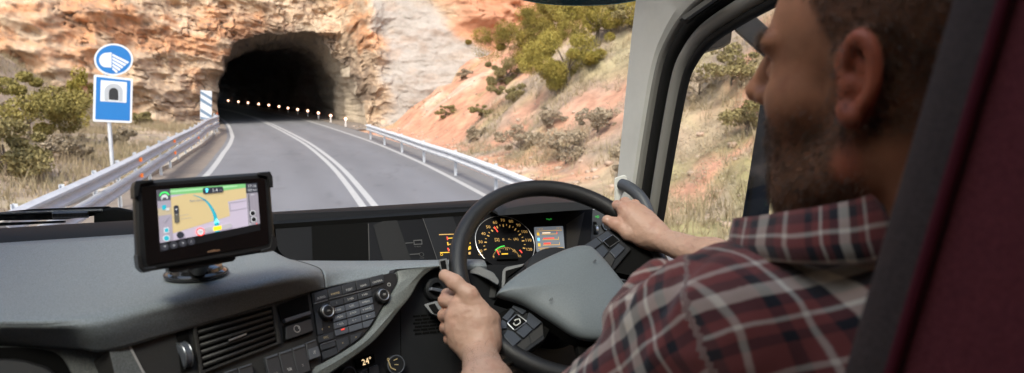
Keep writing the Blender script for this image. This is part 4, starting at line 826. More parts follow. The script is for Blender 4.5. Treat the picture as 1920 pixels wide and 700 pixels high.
for i, q in enumerate(ks):
    for j in (0, .5):
        if i == len(ks) - 1 and j: continue
        a = np.array(q) * (1 - j) + np.array(ks[min(i + 1, len(ks) - 1)]) * j; d = cg - a; L = np.linalg.norm(d); d /= L; s0, s1 = (7.5, 12) if j == 0 else (6, 9); t_ = np.array([-d[1], d[0]]) * (.9 if j == 0 else .5); a0, a1 = a + d * s0, a + d * s1; PI.prism(mb, [a0 - t_, a0 + t_, a1 + t_, a1 - t_], .0018, .0024)
mb.build('dial_ticks', M_amb, spd)
ipoly([(925.4, 427), (927, 426), (933.5, 436), (932, 437)], M_red, 'needle', .0026, .0034, spd)
PI.text('km/h', 901, 478.5, 2.6, M_amb, spd, (1, 0), .0022)
for tx, x, y, s in (('[2]', 931.5, 450.5, 5), ('II', 943.5, 450.5, 4.4), ('<-', 955, 450, 4.4), ('(A)', 967, 449.5, 4.6)): PI.text(tx, x, y, s, M_amb, spd, (1, 0), .0022, name='gear_symbol')
def arc(x, y, rx, ry, a0, a1, w_, m, name, n=14):
    mb = MB(); o = []; i_ = []
    for k in range(n + 1): a = R(a0 + (a1 - a0) * k / n); o.append((x + rx * math.cos(a), y - ry * math.sin(a))); i_.append((x + (rx - w_) * math.cos(a), y - (ry - w_) * math.sin(a)))
    PI.prism(mb, o + i_[::-1], .0018, .0026); mb.build(name, m, spd)
arc(948, 486, 27, 24.5, 95, 140, 1.7, M_grn, 'green_arc'); arc(948, 486, 34, 27, 24, 38, 2.0, M_red, 'red_arc')
mb = MB()
for k in range(25):
    a = R(166 - k * 6.3); l = 3.2 if k % 5 == 0 else 1.6; d = np.array([math.cos(a), -math.sin(a)]); t_ = np.array([-d[1], d[0]]) * .35; c0 = np.array([948, 487.0]); a0, a1 = c0 + d * [25.5, 22.5], c0 + d * [25.5 - l, 22.5 - l]; PI.prism(mb, [a0 - t_, a0 + t_, a1 + t_, a1 - t_], .0018, .0024)
mb.build('rev_ticks', M_amb, spd)
for tx, x, y in (('5', 925, 483), ('10', 935.5, 473), ('15', 949, 468.5), ('20', 963, 471.5), ('25', 974, 481.5)): PI.text(tx, x, y, 3.8, M_amb, spd, (1, 0), .0022, name='dial_number')
ipoly([(929.5, 470), (931, 469.3), (936, 479), (934.5, 479.8)], M_red, 'rev_needle', .0026, .0034, spd); ipoly([(940, 476.5), (952, 476), (952, 478), (940, 478.5)], M_ylw, 'rev_label', .0018, .0024, spd)
ipoly(rpoly([(929, 490), (936, 482), (962, 481.5), (972, 489)], 3), M_gap, 'dial_foot', .003, .008, spd)
# driver display
sq = [(1001, 427), (1055, 425), (1058.5, 471), (1006, 473)]
dd_ = ipoly(rpoly(sq, 1.5), mat('screen_slate', (.115, .13, .15), .35, emit=.35), 'driver_display', .0005, .002)
def dq(u0, u1, v0, v1, m, nm='display_bar'): ipoly(quad(sq, u0, u1, v0, v1), m, nm, .0022, .0028, dd_)
dq(.06, .95, .155, .18, M_amb); dq(.06, .95, .86, .88, M_amb)
for v, u1 in ((.30, .78), (.52, .82), (.74, .84)): dq(.24, u1, v, v + .025, M_amb); dq(u1 - .02, u1, v - .08, v + .02, M_red if v < .4 else M_amb); dq(.07, .15, v - .07, v + .05, mat('icon_blue', (.1, .35, .6), .5, emit=.6) if abs(v - .52) < .01 else M_ylw, 'display_symbol')
dq(.26, .54, .24, .275, mat('bar_pale', (.7, .55, .4), .5, emit=.5)); dq(.27, .66, .46, .50, M_red); dq(.27, .52, .66, .72, M_red)
for tx, u, v in (('13:34', .2, .09), ('12°C', .85, .08), ('-8612.0-', .24, .93), ('+584276.6', .78, .91)): x, y = lerp2(sq, u, v); PI.text(tx, x, y, 3.0, M_amb, dd_, (1, -.03), .0024, name='display_text')
PI.text('>o<', 1029, 412, 4, M_grn, inst, (1, 0), .0016, name='lamp_symbol')
ipoly([(1062, 421), (1078, 410), (1096, 398), (1082, 462), (1062, 466)], mat('reflection_panel', (.022, .019, .016), .3), 'painted_reflection')  # reflection on the black panel, painted as a paler patch
# raised hood catching light above the dial
hc = ZP(1015, 384, 2.178); mb = MB(); rings = []
for k in range(17):
    x = hc[0] + (-.5 + k / 16) * .26; s = math.sin(math.pi * (k / 16)) ** .6 * .012 + .0005; rings.append([(x, hc[1] - .06, 2.170), (x, hc[1] - .045, 2.176 + s), (x, hc[1] + .03, 2.180 + s), (x, hc[1] + .08, 2.175)])
mb.loft(rings); mb.build('dial_hood', M_dark, dash)
# ---- light switch panel and right air vent
PL_ = Pl(YP(1120, 430, 1.60), (-.15, -1, .35))
mb = MB(); PL_.prism(mb, rpoly([(1101, 393), (1180, 393), (1230, 440), (1240, 700), (1120, 700), (1098, 470)], 2), -.05, 0); mb.build('light_switch_panel', M_btn2 if False else mat('switch_panel_slate', (.045, .050, .058), .5, bump=(900, .3, .0004)), dash)
mb = MB(); PL_.prism(mb, rpoly([(1112, 416), (1118, 416), (1121, 440), (1113, 441)], 2), 0, .001); lsw = mb.build('dimmer_slot', M_gap, dash); c = PL_.at(1116.5, 430); mb = MB(); mb.disc(c - [.004, 0, 0], (1, 0, 0), [(.010, 0), (.0115, .001), (.0115, .007), (.010, .008)], 28); mb.build('dimmer_wheel', M_chr, lsw)
PL_.text('=D', 1119.5, 407, 4.5, M_grn, dash, (1, 0), .001, name='lamp_symbol'); PL_.text('*', 1107, 431, 4, M_icon, dash, (1, 0), .001, name='dimmer_symbol')
c = PL_.at(1136, 424); mb = MB(); mb.disc(c, PL_.n, [(.013, 0), (.013, .010), (.011, .012)], 32); kk = mb.build('lamp_knob', M_dark, dash); mb = MB(); mb.ring(c + PL_.n * .011, PL_.n, .012, .0009, 32, 6); mb.build('knob_ring', M_chr, kk)
PX_ = Pl(YP(1180, 520, 1.50), (-.35, -1, .4)); mb = MB(); PX_.prism(mb, rpoly([(1160, 488), (1196, 478), (1214, 486), (1214, 540), (1190, 560), (1150, 560)], 3), -.05, 0); vr = mb.build('air_vent', M_btn, dash, bevel=.004)
mb = MB()
for k in range(4): y = 515 + k * 9; PX_.prism(mb, [(1158, y), (1192, y - 4), (1192, y), (1158, y + 4)], .0, .006)
mb.build('slats', M_btn2, vr, bevel=.001); c = PX_.at(1207, 512); mb = MB(); mb.disc(c - [.005, 0, 0], (1, 0, 0), [(.013, 0), (.015, .001), (.015, .009), (.013, .01)], 28); mb.build('vent_wheel', M_chr, vr)
# ================================================================== SATELLITE NAVIGATION
g0, g1, g2 = D(252, 340, .885), D(508, 325, .985), D(262, 508, .880); ng = np.cross(g1 - g0, g2 - g0); G_ = Pl(g0, ng)
dk = ZP(368, 516, 2.180)
nav = thing('satnav', 'black rugged navigation screen showing a map on a suction foot on the dashboard', 'satnav', dk)
M_case = mat('case_black', (.013, .013, .014), .42, bump=(900, .25, .0004)); M_bez = mat('bezel_gloss', (.008, .006, .006), .15)
case = [(252, 350), (262, 339), (492, 323), (507, 330), (512, 400), (518, 456), (505, 472), (270, 511), (258, 500)]
mb = MB(); G_.prism(mb, rpoly(case, [8, 8, 8, 8, 10, 8, 8, 8, 8]), -.022, .0); cs = mb.build('case', M_case, nav, bevel=.004, seg=3)
mb = MB()
cbn = None
for c_ in ([(250, 352), (253, 340), (286, 337), (288, 341), (262, 346), (258, 368), (251, 372)], [(482, 324), (505, 322), (510, 332), (511, 352), (505, 352), (500, 333), (482, 330)], [(508, 440), (516, 446), (519, 458), (514, 470), (490, 475), (488, 470), (505, 464), (508, 452)], [(256, 478), (262, 478), (268, 503), (292, 500), (293, 506), (268, 512), (259, 502)]): mb = MB(); G_.prism(mb, rpoly(c_, 2), -.024, .004); mb.build('corner_bumper', M_case, cs, bevel=.002)
mb = MB(); G_.prism(mb, rpoly([(265, 351), (496, 334), (504, 458), (275, 498)], 6), .0002, .0012); mb.build('front_glass', M_bez, nav)
s4 = [(293.5, 357), (481, 343.5), (487.5, 432), (300.5, 472.5)]
def emat(n, c, e=.22): return mat('screen_' + n, c, .3, emit=e)
def sR(u0, u1, v0, v1, m, o=.0016, nm='screen_area', par=None, r=0): mb = MB(); q = quad(s4, u0, u1, v0, v1); q = rpoly(q, r) if r else q; G_.prism(mb, q, o - .0002, o); return mb.build(nm, m, par or scr)
def sP(uv, m, o=.0018, nm='map_area', par=None): mb = MB(); G_.prism(mb, [lerp2(s4, *p) for p in uv], o - .0002, o); return mb.build(nm, m, par or scr)
mb = MB(); G_.prism(mb, quad(s4, 0, 1, 0, 1), .0012, .0014); scr = mb.build('screen', emat('lilac', (.50, .44, .55)), nav)
e_tan = emat('tan', (.60, .47, .25)); e_grn = emat('green', (.20, .50, .20)); e_dk = emat('dark', (.03, .032, .045), .3); e_wh = emat('white', (.60, .61, .64), .25); e_cy = emat('cyan', (.02, .34, .44), .35); e_mid = emat('grey', (.33, .31, .36)); e_blk = emat('black', (.012, .012, .014), .1); e_tx = emat('navy', (.03, .08, .22), .3); e_rd = emat('red', (.75, .06, .05), .6); e_yl = emat('yellow', (.9, .55, .02), .6); e_lc = emat('deep_cyan', (.01, .20, .28), .5)
sR(0, 1, .86, 1, e_blk, .0016)
sP([(.13, .14), (.30, .10), (.99, .08), (.99, .27), (.70, .32), (.71, .60), (.13, .74)], e_tan, .0016)
sP([(.13, .0), (.99, .0), (.99, .07), (.60, .105), (.13, .095)], e_grn, .0018); sP([(.13, .03), (.80, .02), (.80, .045), (.13, .055)], emat('light_green', (.40, .68, .40)), .0020)
sP([(0, .28), (.13, .24), (.13, .74), (0, .68)], e_tan, .0017)
sR(0, .132, 0, .86, emat('side_bar', (.30, .27, .33), .3), .0021); sR(0, .132, .30, .42, emat('bar_tan', (.42, .35, .24), .3), .00215); sR(0, .132, .0, .18, emat('bar_dark', (.08, .08, .10), .25), .0022)
sR(.885, 1, .0, .20, e_dk, .0021); sR(.885, 1, .20, .86, emat('side_col', (.24, .22, .26), .3), .0021); sR(.905, .912, .22, .82, e_dk, .0023)
for u in (.955,): sR(u, u + .002, .3, .5, e_mid, .0023)
sP([(.71, .345), (.88, .335), (.88, .345), (.718, .355), (.718, .495), (.88, .485), (.88, .495), (.71, .505)], e_mid, .0020)
sP([(.13, .47), (.30, .455), (.30, .46), (.13, .475)], e_mid, .002); sP([(.22, .52), (.33, .52), (.33, .525), (.22, .525)], e_mid, .002)
rt_c = [(.36, .135), (.43, .19), (.49, .28), (.53, .40), (.556, .52), (.566, .64), (.572, .74), (.575, .86)]; rc_ = catmull([np.array(p) for p in rt_c], 5)
def wd(i, n=len(rc_)): return .004 + .017 * (i / n) ** 1.1
sP([(p[0] - wd(i) - .003, p[1]) for i, p in enumerate(rc_)] + [(p[0] + wd(i) + .003, p[1]) for i, p in list(enumerate(rc_))[::-1]], e_lc, .0023, 'route_edge'); sP([(p[0] - wd(i) * .8, p[1]) for i, p in enumerate(rc_)] + [(p[0] + wd(i) * .5, p[1]) for i, p in list(enumerate(rc_))[::-1]], e_cy, .0025, 'route')
sP([(.545, .70), (.572, .60), (.60, .70), (.572, .68)], emat('arrow', (.15, .65, .75), .7), .0027, 'position_arrow')
sR(.455, .66, .02, .135, e_dk, .0027, r=4)
sP([(.487, .105), (.487, .06), (.475, .06), (.495, .03), (.515, .06), (.503, .06), (.503, .105)], emat('bright_cyan', (.1, .65, .9), .8), .0030, 'turn_arrow')
def st(tx, u, v, h, m, al='CENTER'): x, y = lerp2(s4, u, v); G_.text(tx, x, y, h, m, scr, (10, -.9), .0031, al, 'screen_text')
st('1.4', .575, .082, 6, e_wh); st('km', .635, .09, 3, e_mid); st('17:16', .945, .06, 5, e_wh); st('103 km', .945, .14, 4.2, e_wh); st('km', .945, .235, 3.5, e_wh)
st('Sant Llorenç', .40, .235, 4.0, e_tx); st('N152', .577, .795, 3.6, e_blk); sR(.535, .615, .755, .83, e_yl, .0029, r=1); st('67 km', .47, .80, 4.6, e_mid)
sR(.44, .72, .745, .835, emat('pill', (.36, .34, .37), .35), .0026, r=4)
def dot(u, v, r, m, o=.0029, nm='screen_button'):
    x, y = lerp2(s4, u, v); c = G_.at(x, y); mb = MB(); mb.disc(c + G_.n * (o - .0003), G_.n, [(r, 0), (r, .0003)], 28); return mb.build(nm, m, scr)
dot(.405, .80, .0052, e_rd, .0029); dot(.405, .80, .0040, e_wh, .0031); st('80', .405, .80, 3.6, e_blk)
for u, r in ((.045, .0046), (.135, .0046), (.225, .0046), (.31, .0046)): dot(u, .935, r, emat('button', (.035, .036, .045), .3), .002)
st('<', .045, .93, 5, e_wh); st('o', .135, .935, 5, e_wh); st('=', .225, .935, 5, e_wh); st('::', .31, .935, 5, e_wh)
dot(.205, .79, .0043, e_dk, .0029); dot(.935, .62, .0038, e_wh); dot(.935, .62, .0030, e_blk, .0031); dot(.94, .75, .0038, e_wh); dot(.94, .75, .0030, e_blk, .0031); st('A', .90, .83, 4, e_wh); st('x', .965, .84, 4, e_rd)
sR(.155, .205, .28, .58, emat('zoom_bar', (.12, .11, .09), .2), .0027, r=4); sR(.155, .205, .28, .42, e_dk, .0028, r=4)
st('+', .18, .44, 3.5, e_wh); st('-', .18, .54, 3.5, e_wh); sP([(.168, .34), (.192, .335), (.18, .37)], e_wh, .0031, 'zoom_pointer')
# icons in the side bar
sP([(.035, .16), (.04, .11), (.055, .085), (.085, .083), (.10, .107), (.105, .155), (.09, .157), (.088, .13), (.052, .133), (.05, .16)], e_wh, .0029, 'car_symbol'); 
o_ = [(.07 + .052 * math.cos(a), .12 - .085 * math.sin(a)) for a in np.linspace(R(15), R(165), 12)]; i_ = [(.07 + .042 * math.cos(a), .12 - .065 * math.sin(a)) for a in np.linspace(R(165), R(15), 12)]; sP(o_ + i_, emat('arc_green', (.05, .65, .12), .6), .003, 'arc_symbol')
sR(.04, .08, .255, .33, e_cy, .003); sP([(.075, .31), (.11, .31), (.11, .35), (.075, .35)], e_wh, .0032); sP([(.04, .49), (.06, .52), (.10, .44), (.105, .455), (.06, .545), (.035, .50)], e_mid, .003)
sR(.045, .095, .625, .715, e_wh, .0029, r=1); sR(.053, .087, .64, .70, e_cy, .0031); dot(.065, .80, .0040, e_wh); dot(.065, .80, .0030, e_cy, .0031)
G_.text('webfleet', 400, 470.5, 4.6, mat('logo_copper', (.50, .28, .17), .5), nav, (10, -1.6), .0014, name='maker_logo')
# foot and suction cup
mb = MB(); mb.disc(dk + [0, 0, .0], (0, 0, 1), [(.043, .0), (.0435, .003), (.041, .006), (.038, .008), (.036, .013), (.026, .017), (.012, .021)], 48); sc_ = mb.build('suction_cup', mat('cup_gloss_black', (.012, .012, .013), .12, coat=.6), nav)
mb = MB(); mb.ring(dk + [0, 0, .004], (0, 0, 1), .0425, .0016, 48, 8); mb.build('cup_lip', M_case, sc_)
bc = G_.at(385, 478) - G_.n * .012
mb = MB(); mb.tube([dk + [0, 0, .018], dk * .6 + bc * .4 + [0, 0, .0], bc], [.014, .012, .011], 14); mb.build('arm', M_case, nav)
mb = MB(); G_.prism(mb, rpoly([(318, 500), (440, 480), (446, 484), (440, 490), (330, 512), (318, 510)], 2), -.026, -.006); mb.build('cradle', M_case, nav, bevel=.002)
mb = MB(); mb.box(dk + [.008, -.012, .019], (.022, .007, .003)); mb.build('cup_lever', M_btn2, sc_, bevel=.001)
# ================================================================== STEERING WHEEL
WC = np.array([.586, 1.199, 2.103]); WA = R(43.5); WU = np.array([1.0, 0, 0]); WV = np.array([0, math.cos(WA), math.sin(WA)]); WN = np.array([0, -math.sin(WA), math.cos(WA)])
W_ = Pl(WC, WN)
sw = thing('steering_wheel', 'black leather truck steering wheel with grey centre pad held by the driver', 'steering wheel', WC)
M_lea = mat('wheel_leather', (0.011, 0.011, 0.012), 0.45, var=(40, .15), bump=(700, .7, .0006), spec=.5)
M_pad = mat('pad_grey', (0.128, 0.148, 0.160), 0.48, var=(450, .14), bump=(1000, .45, .0006))
mb = MB(); mb.ring(WC, WN, .2095, .0168, 128, 20); mb.build('rim', M_lea, sw)
for r_, o in ((.2095, .0166),):
    mb = MB(); mb.ring(WC - WN * .012, WN, .1985, .0012, 128, 6); mb.build('rim_seam', M_gap, sw)
padpx = [(935, 546), (962, 520), (997, 497), (1035, 478), (1073, 463), (1100, 460), (1118, 469), (1149, 504), (1192, 560), (1212, 596), (1200, 618), (1150, 632), (1092, 631), (1040, 600), (986, 567), (943, 553)]
def padring(px, off): return [W_.at(x, y, off) for x, y in px]
pc = closed_curve(padpx, 4); O = np.array(padring(pc, .040)); cen = O.mean(0)
def ins(s, h): return [cen + (p - cen) * s + WN * h for p in O]
mb = MB(); mb.loft([ins(.99, -.022), ins(.995, -.018)], caps=False); 
mb = MB(); rg = [ins(.96, -.035), ins(.97, -.020), ins(1.0, -.012), ins(1.004, -.005), ins(.99, 0), ins(.95, .0045), ins(.85, .009), ins(.65, .014), ins(.4, .0175), ins(.15, .019), ins(.01, .019)]
mb.loft(rg); mb.build('centre_pad', M_pad, sw)
mb = MB(); mb.loft([ins(.985, -.040), ins(.99, -.0135)]); mb.build('pad_base', M_gap, sw)
M_mark = mat('pad_mark', (.05, .05, .05), .6)
for x, y in ((1033, 562), (1115, 490)):
    mb = MB(); c = W_.at(x, y, .0595)
    for dx, dz, l in ((0, 0, .004), (.003, .002, .003), (-.003, -.001, .002)): mb.box(c + WU * dx + WV * dz, (.0009, l, .002), (WU, WV, WN))
    mb.build('pad_symbol', M_mark, sw)
def wp(px, m, name, o0, o1, par=sw, bev=.0012, r=2):
    mb = MB(); q = rpoly(px, r); a = [W_.at(x, y, o1) - WN * (o1 - o0) for x, y in q]; b = [W_.at(x, y, o1) for x, y in q]; mb.loft([a, b]); return mb.build(name, m, par, bevel=bev)
# hub, spokes
mb = MB(); mb.disc(WC - WN * .14, WN, [(.085, 0), (.085, .08), (.075, .12), (.06, .13)], 40); mb.build('hub', M_dark, sw)
wp([(870, 620), (905, 600), (935, 588), (985, 560), (1040, 600), (1020, 640), (975, 676), (930, 690)], M_gap, 'spoke', -.012, .006, bev=.004)
wp([(1080, 470), (1140, 430), (1200, 425), (1240, 470), (1200, 520), (1150, 510)], M_gap, 'spoke', -.012, .006, bev=.004)
wp([(1080, 640), (1190, 600), (1240, 650), (1160, 720), (1100, 720)], M_gap, 'spoke', -.014, .004, bev=.004)
# left pod
pod = wp([(936, 617), (968, 563), (1018, 605), (1021, 636), (971, 672), (958, 655)], M_dark, 'button_pod', -.01, .012, bev=.003)
def pbtn(q, m=M_btn, top=.0165): return wp(q, m, 'button', .012, top, pod, .0008, 1.5)
M_btb = mat('button_blue_black', (.040, .046, .058), .38)
pbtn([(967, 566), (988, 583), (980, 590), (960, 576)], M_btb); pbtn([(958, 578), (966, 584), (952, 602), (942, 596)], M_btb); pbtn([(941, 599), (950, 605), (950, 616), (937, 616)], M_btb)
pbtn([(992, 585), (1016, 604), (1001, 617), (987, 604)], M_btb); pbtn([(986, 606), (999, 618), (982, 634), (968, 622)], M_btb); pbtn([(951, 619), (962, 621), (978, 636), (962, 650), (944, 630)], M_btb)
pbtn([(962, 653), (991, 630), (995, 645), (971, 668)], M_pan, .013); pbtn([(993, 628), (1017, 608), (1019, 628), (997, 645)], M_pan, .013)
mb = MB(); a = [W_.at(*q, .018) for q in rpoly([(968.6, 589), (988, 603), (965, 620), (951, 606)], 3)]; mb.tube(a + [a[0]], .0008, 6); mb.build('chrome_frame', M_chr, pod)
wp([(968.6, 591), (986, 603), (965, 618), (953, 606)], M_gap, 'frame_centre', .012, .0172, pod, 0, 2); W_p = Pl(WC, WN)
mb = MB(); a = [W_.at(*q, .0185) for q in rpoly([(966, 600), (974, 598), (976, 605), (968, 611), (963, 608)], 2)]; mb.tube(a, .0010, 6); mb.build('button_symbol', M_icon, pod)
for x, y in ((996, 598), (983, 618), (960, 630), (980, 649), (1007, 626)): W_p.text('-', *[x, y], 3.2, M_icon, pod, (5, -4), .0175, name='button_symbol') if False else None
# right pod
pod2 = wp([(1094, 460), (1140, 430), (1184, 467), (1152, 505), (1148, 505)], M_dark, 'button_pod', -.01, .014, bev=.003)
def pb2(q, m=M_btb, top=.018): return wp(q, m, 'button', .012, top, pod2, .0008, 1.2)
pb2([(1098, 459), (1118, 446), (1128, 456), (1112, 468)]); pb2([(1120, 445), (1139, 433), (1149, 442), (1130, 455)]); pb2([(1114, 470), (1130, 459), (1141, 471), (1129, 485)]); pb2([(1143, 471), (1160, 456), (1172, 466), (1154, 484)]); pb2([(1131, 487), (1142, 473), (1153, 486), (1146, 500)], M_pan)
mb = MB(); a = [W_.at(*q, .021) for q in rpoly([(1131, 452), (1149, 440), (1162, 451), (1143, 464)], 2)]; mb.tube(a + [a[0]], .0006, 6); mb.build('chrome_frame', M_chr, pod2)
wp([(1132, 452), (1149, 441), (1160, 451), (1143, 463)], M_gap, 'frame_centre', .012, .020, pod2, 0, 2)
# ---- column with stalks (fixed to the dashboard)
col_ = thing('steering_column', 'black steering column housing with grey stalks left of the wheel hub', 'steering column', WC - WN * .2)
mb = MB(); mb.tube([WC - WN * .13, WC - WN * .24 + [0, .05, -.02], WC - WN * .34 + [0, .14, -.12]], [.07, .085, .09], 24, flat=.8); mb.build('housing', M_dark, col_)
M_stk = mat('stalk_slate', (.050, .056, .066), .38, bump=(700, .2, .0004))
def dpoly(pts, depth, th, m, name, par, bev=.002, r=2):
    c = D(*np.mean(np.array(pts), 0), depth); q = Pl(c, CAM - c + np.array([0, 0, .35])); mb = MB(); q.prism(mb, rpoly(pts, r), -th, 0); return mb.build(name, m, par, bevel=bev)
dpoly([(869, 494), (900, 499), (926, 511), (937, 527), (934, 536), (915, 524), (895, 515), (869, 511)], 1.36, .03, M_stk, 'stalk_shroud', col_, .004, 4)
dpoly([(869, 512), (895, 516), (915, 525), (934, 537), (930, 560), (869, 560)], 1.38, .03, M_dark, 'shroud_underside', col_, .004, 4)
dpoly([(942, 508), (948, 501), (985, 494), (978, 500), (950, 521), (944, 540), (940, 540)], 1.36, .02, M_stk, 'upper_cover', col_, .003, 3)
dpoly([(948, 508), (980, 499), (952, 520), (947, 532)], 1.355, .01, M_gap, 'cover_inset', col_, .001, 2)
dpoly([(822, 487), (838, 484), (843, 505), (832, 520), (824, 500)], 1.30, .012, M_stk, 'stalk_tip', col_, .003, 2)
dpoly([(825, 490), (835, 488), (838, 508), (830, 512)], 1.297, .004, M_gap, 'tip_inset', col_, .001, 1)
dpoly([(794, 571), (818, 564), (830, 568), (850, 600), (826, 594), (808, 588)], 1.27, .012, M_stk, 'lever_paddle', col_, .003, 3)
dpoly([(803, 572), (815, 569), (828, 590), (812, 586)], 1.266, .006, M_gap, 'paddle_inset', col_, .001, 2)
# ================================================================== DRIVER SEAT
M_mar = mat('seat_maroon_cloth', (0.19, 0.046, 0.052), 0.9, var=(500, .35), bump=(1500, .8, .0008), sheen=.04, spec=.1)
M_sgr = mat('seat_grey_cloth', (0.085, 0.066, 0.060), 0.85, var=(400, .3), bump=(1500, .7, .0008), sheen=.0, spec=.1)
seat = thing('driver_seat', 'tall maroon cloth driver seat with a grey side edge behind the driver', 'seat', (.60, .30, 1.25))
s_lo, s_hi = D(1560, 700, .432), D(1762, 0, .392); ax = (s_hi - s_lo); ax /= np.linalg.norm(ax)
def srail(z): return s_lo + ax * ((z - s_lo[2]) / ax[2])
def section(z, grow=0, w=.50, dep=.17):
    o = srail(z); f = np.array([0.0, 1, 0]); x0, x1 = o[0] - grow, o[0] + w + grow; y1, y0 = o[1] + .004 + grow, o[1] - dep - grow
    r = .035; pts = []
    for cx, cy, a0 in ((x0 + r, y1 - r, 180), (x1 - r, y1 - r, 90), (x1 - r, y0 + r, 0), (x0 + r, y0 + r, -90)):
        for k in range(8): a = R(a0 - 90 * k / 7); pts.append((cx + r * math.cos(a), cy + r * math.sin(a), z))
    return pts
mb = MB(); zs = [1.70, 1.72] + list(np.linspace(1.76, 2.82, 22)) + [2.86, 2.875]
rg = []
for z in zs:
    s = section(z); c = np.mean(np.array(s), 0); k = 1 - .12 * max(0, (z - 2.82) / .055) ** 2 - .05 * max(0, (1.76 - z) / .06); rg.append([c + (np.array(p) - c) * [k, k, 1] for p in s])
mb.loft(rg); mb.build('backrest', M_mar, seat)
mb = MB(); rg = []
for z in np.linspace(1.78, 2.80, 24):
    o = srail(z); x0, y1 = o[0] - .004, o[1] + .008; r = .037; P = [(x0 + .10, y1, z)] + [(x0 + r + r * math.cos(R(a)), y1 - r + r * math.sin(R(a)), z) for a in range(90, 181, 15)] + [(x0, y1 - .046, z), (x0 + .004, y1 - .05, z), (x0 + .02, y1 - .05, z), (x0 + .09, y1 - .02, z)]; rg.append(P)
mb.loft(rg); mb.build('edge_band', M_sgr, seat)
mb = MB(); mb.tube([srail(z) + np.array([-.0045, -.040, 0]) for z in np.linspace(1.8, 2.8, 20)], .0035, 8); mb.build('piping', mat('piping_red', (.12, .02, .03), .8, spec=.1), seat)
MB().box((.60, .52, 1.72), (.50, .52, .15)).build('cushion', M_mar, seat, bevel=.04, seg=4)
MB().box((.60, .50, 1.45), (.36, .36, .38)).build('pedestal', M_dark, seat, bevel=.01)
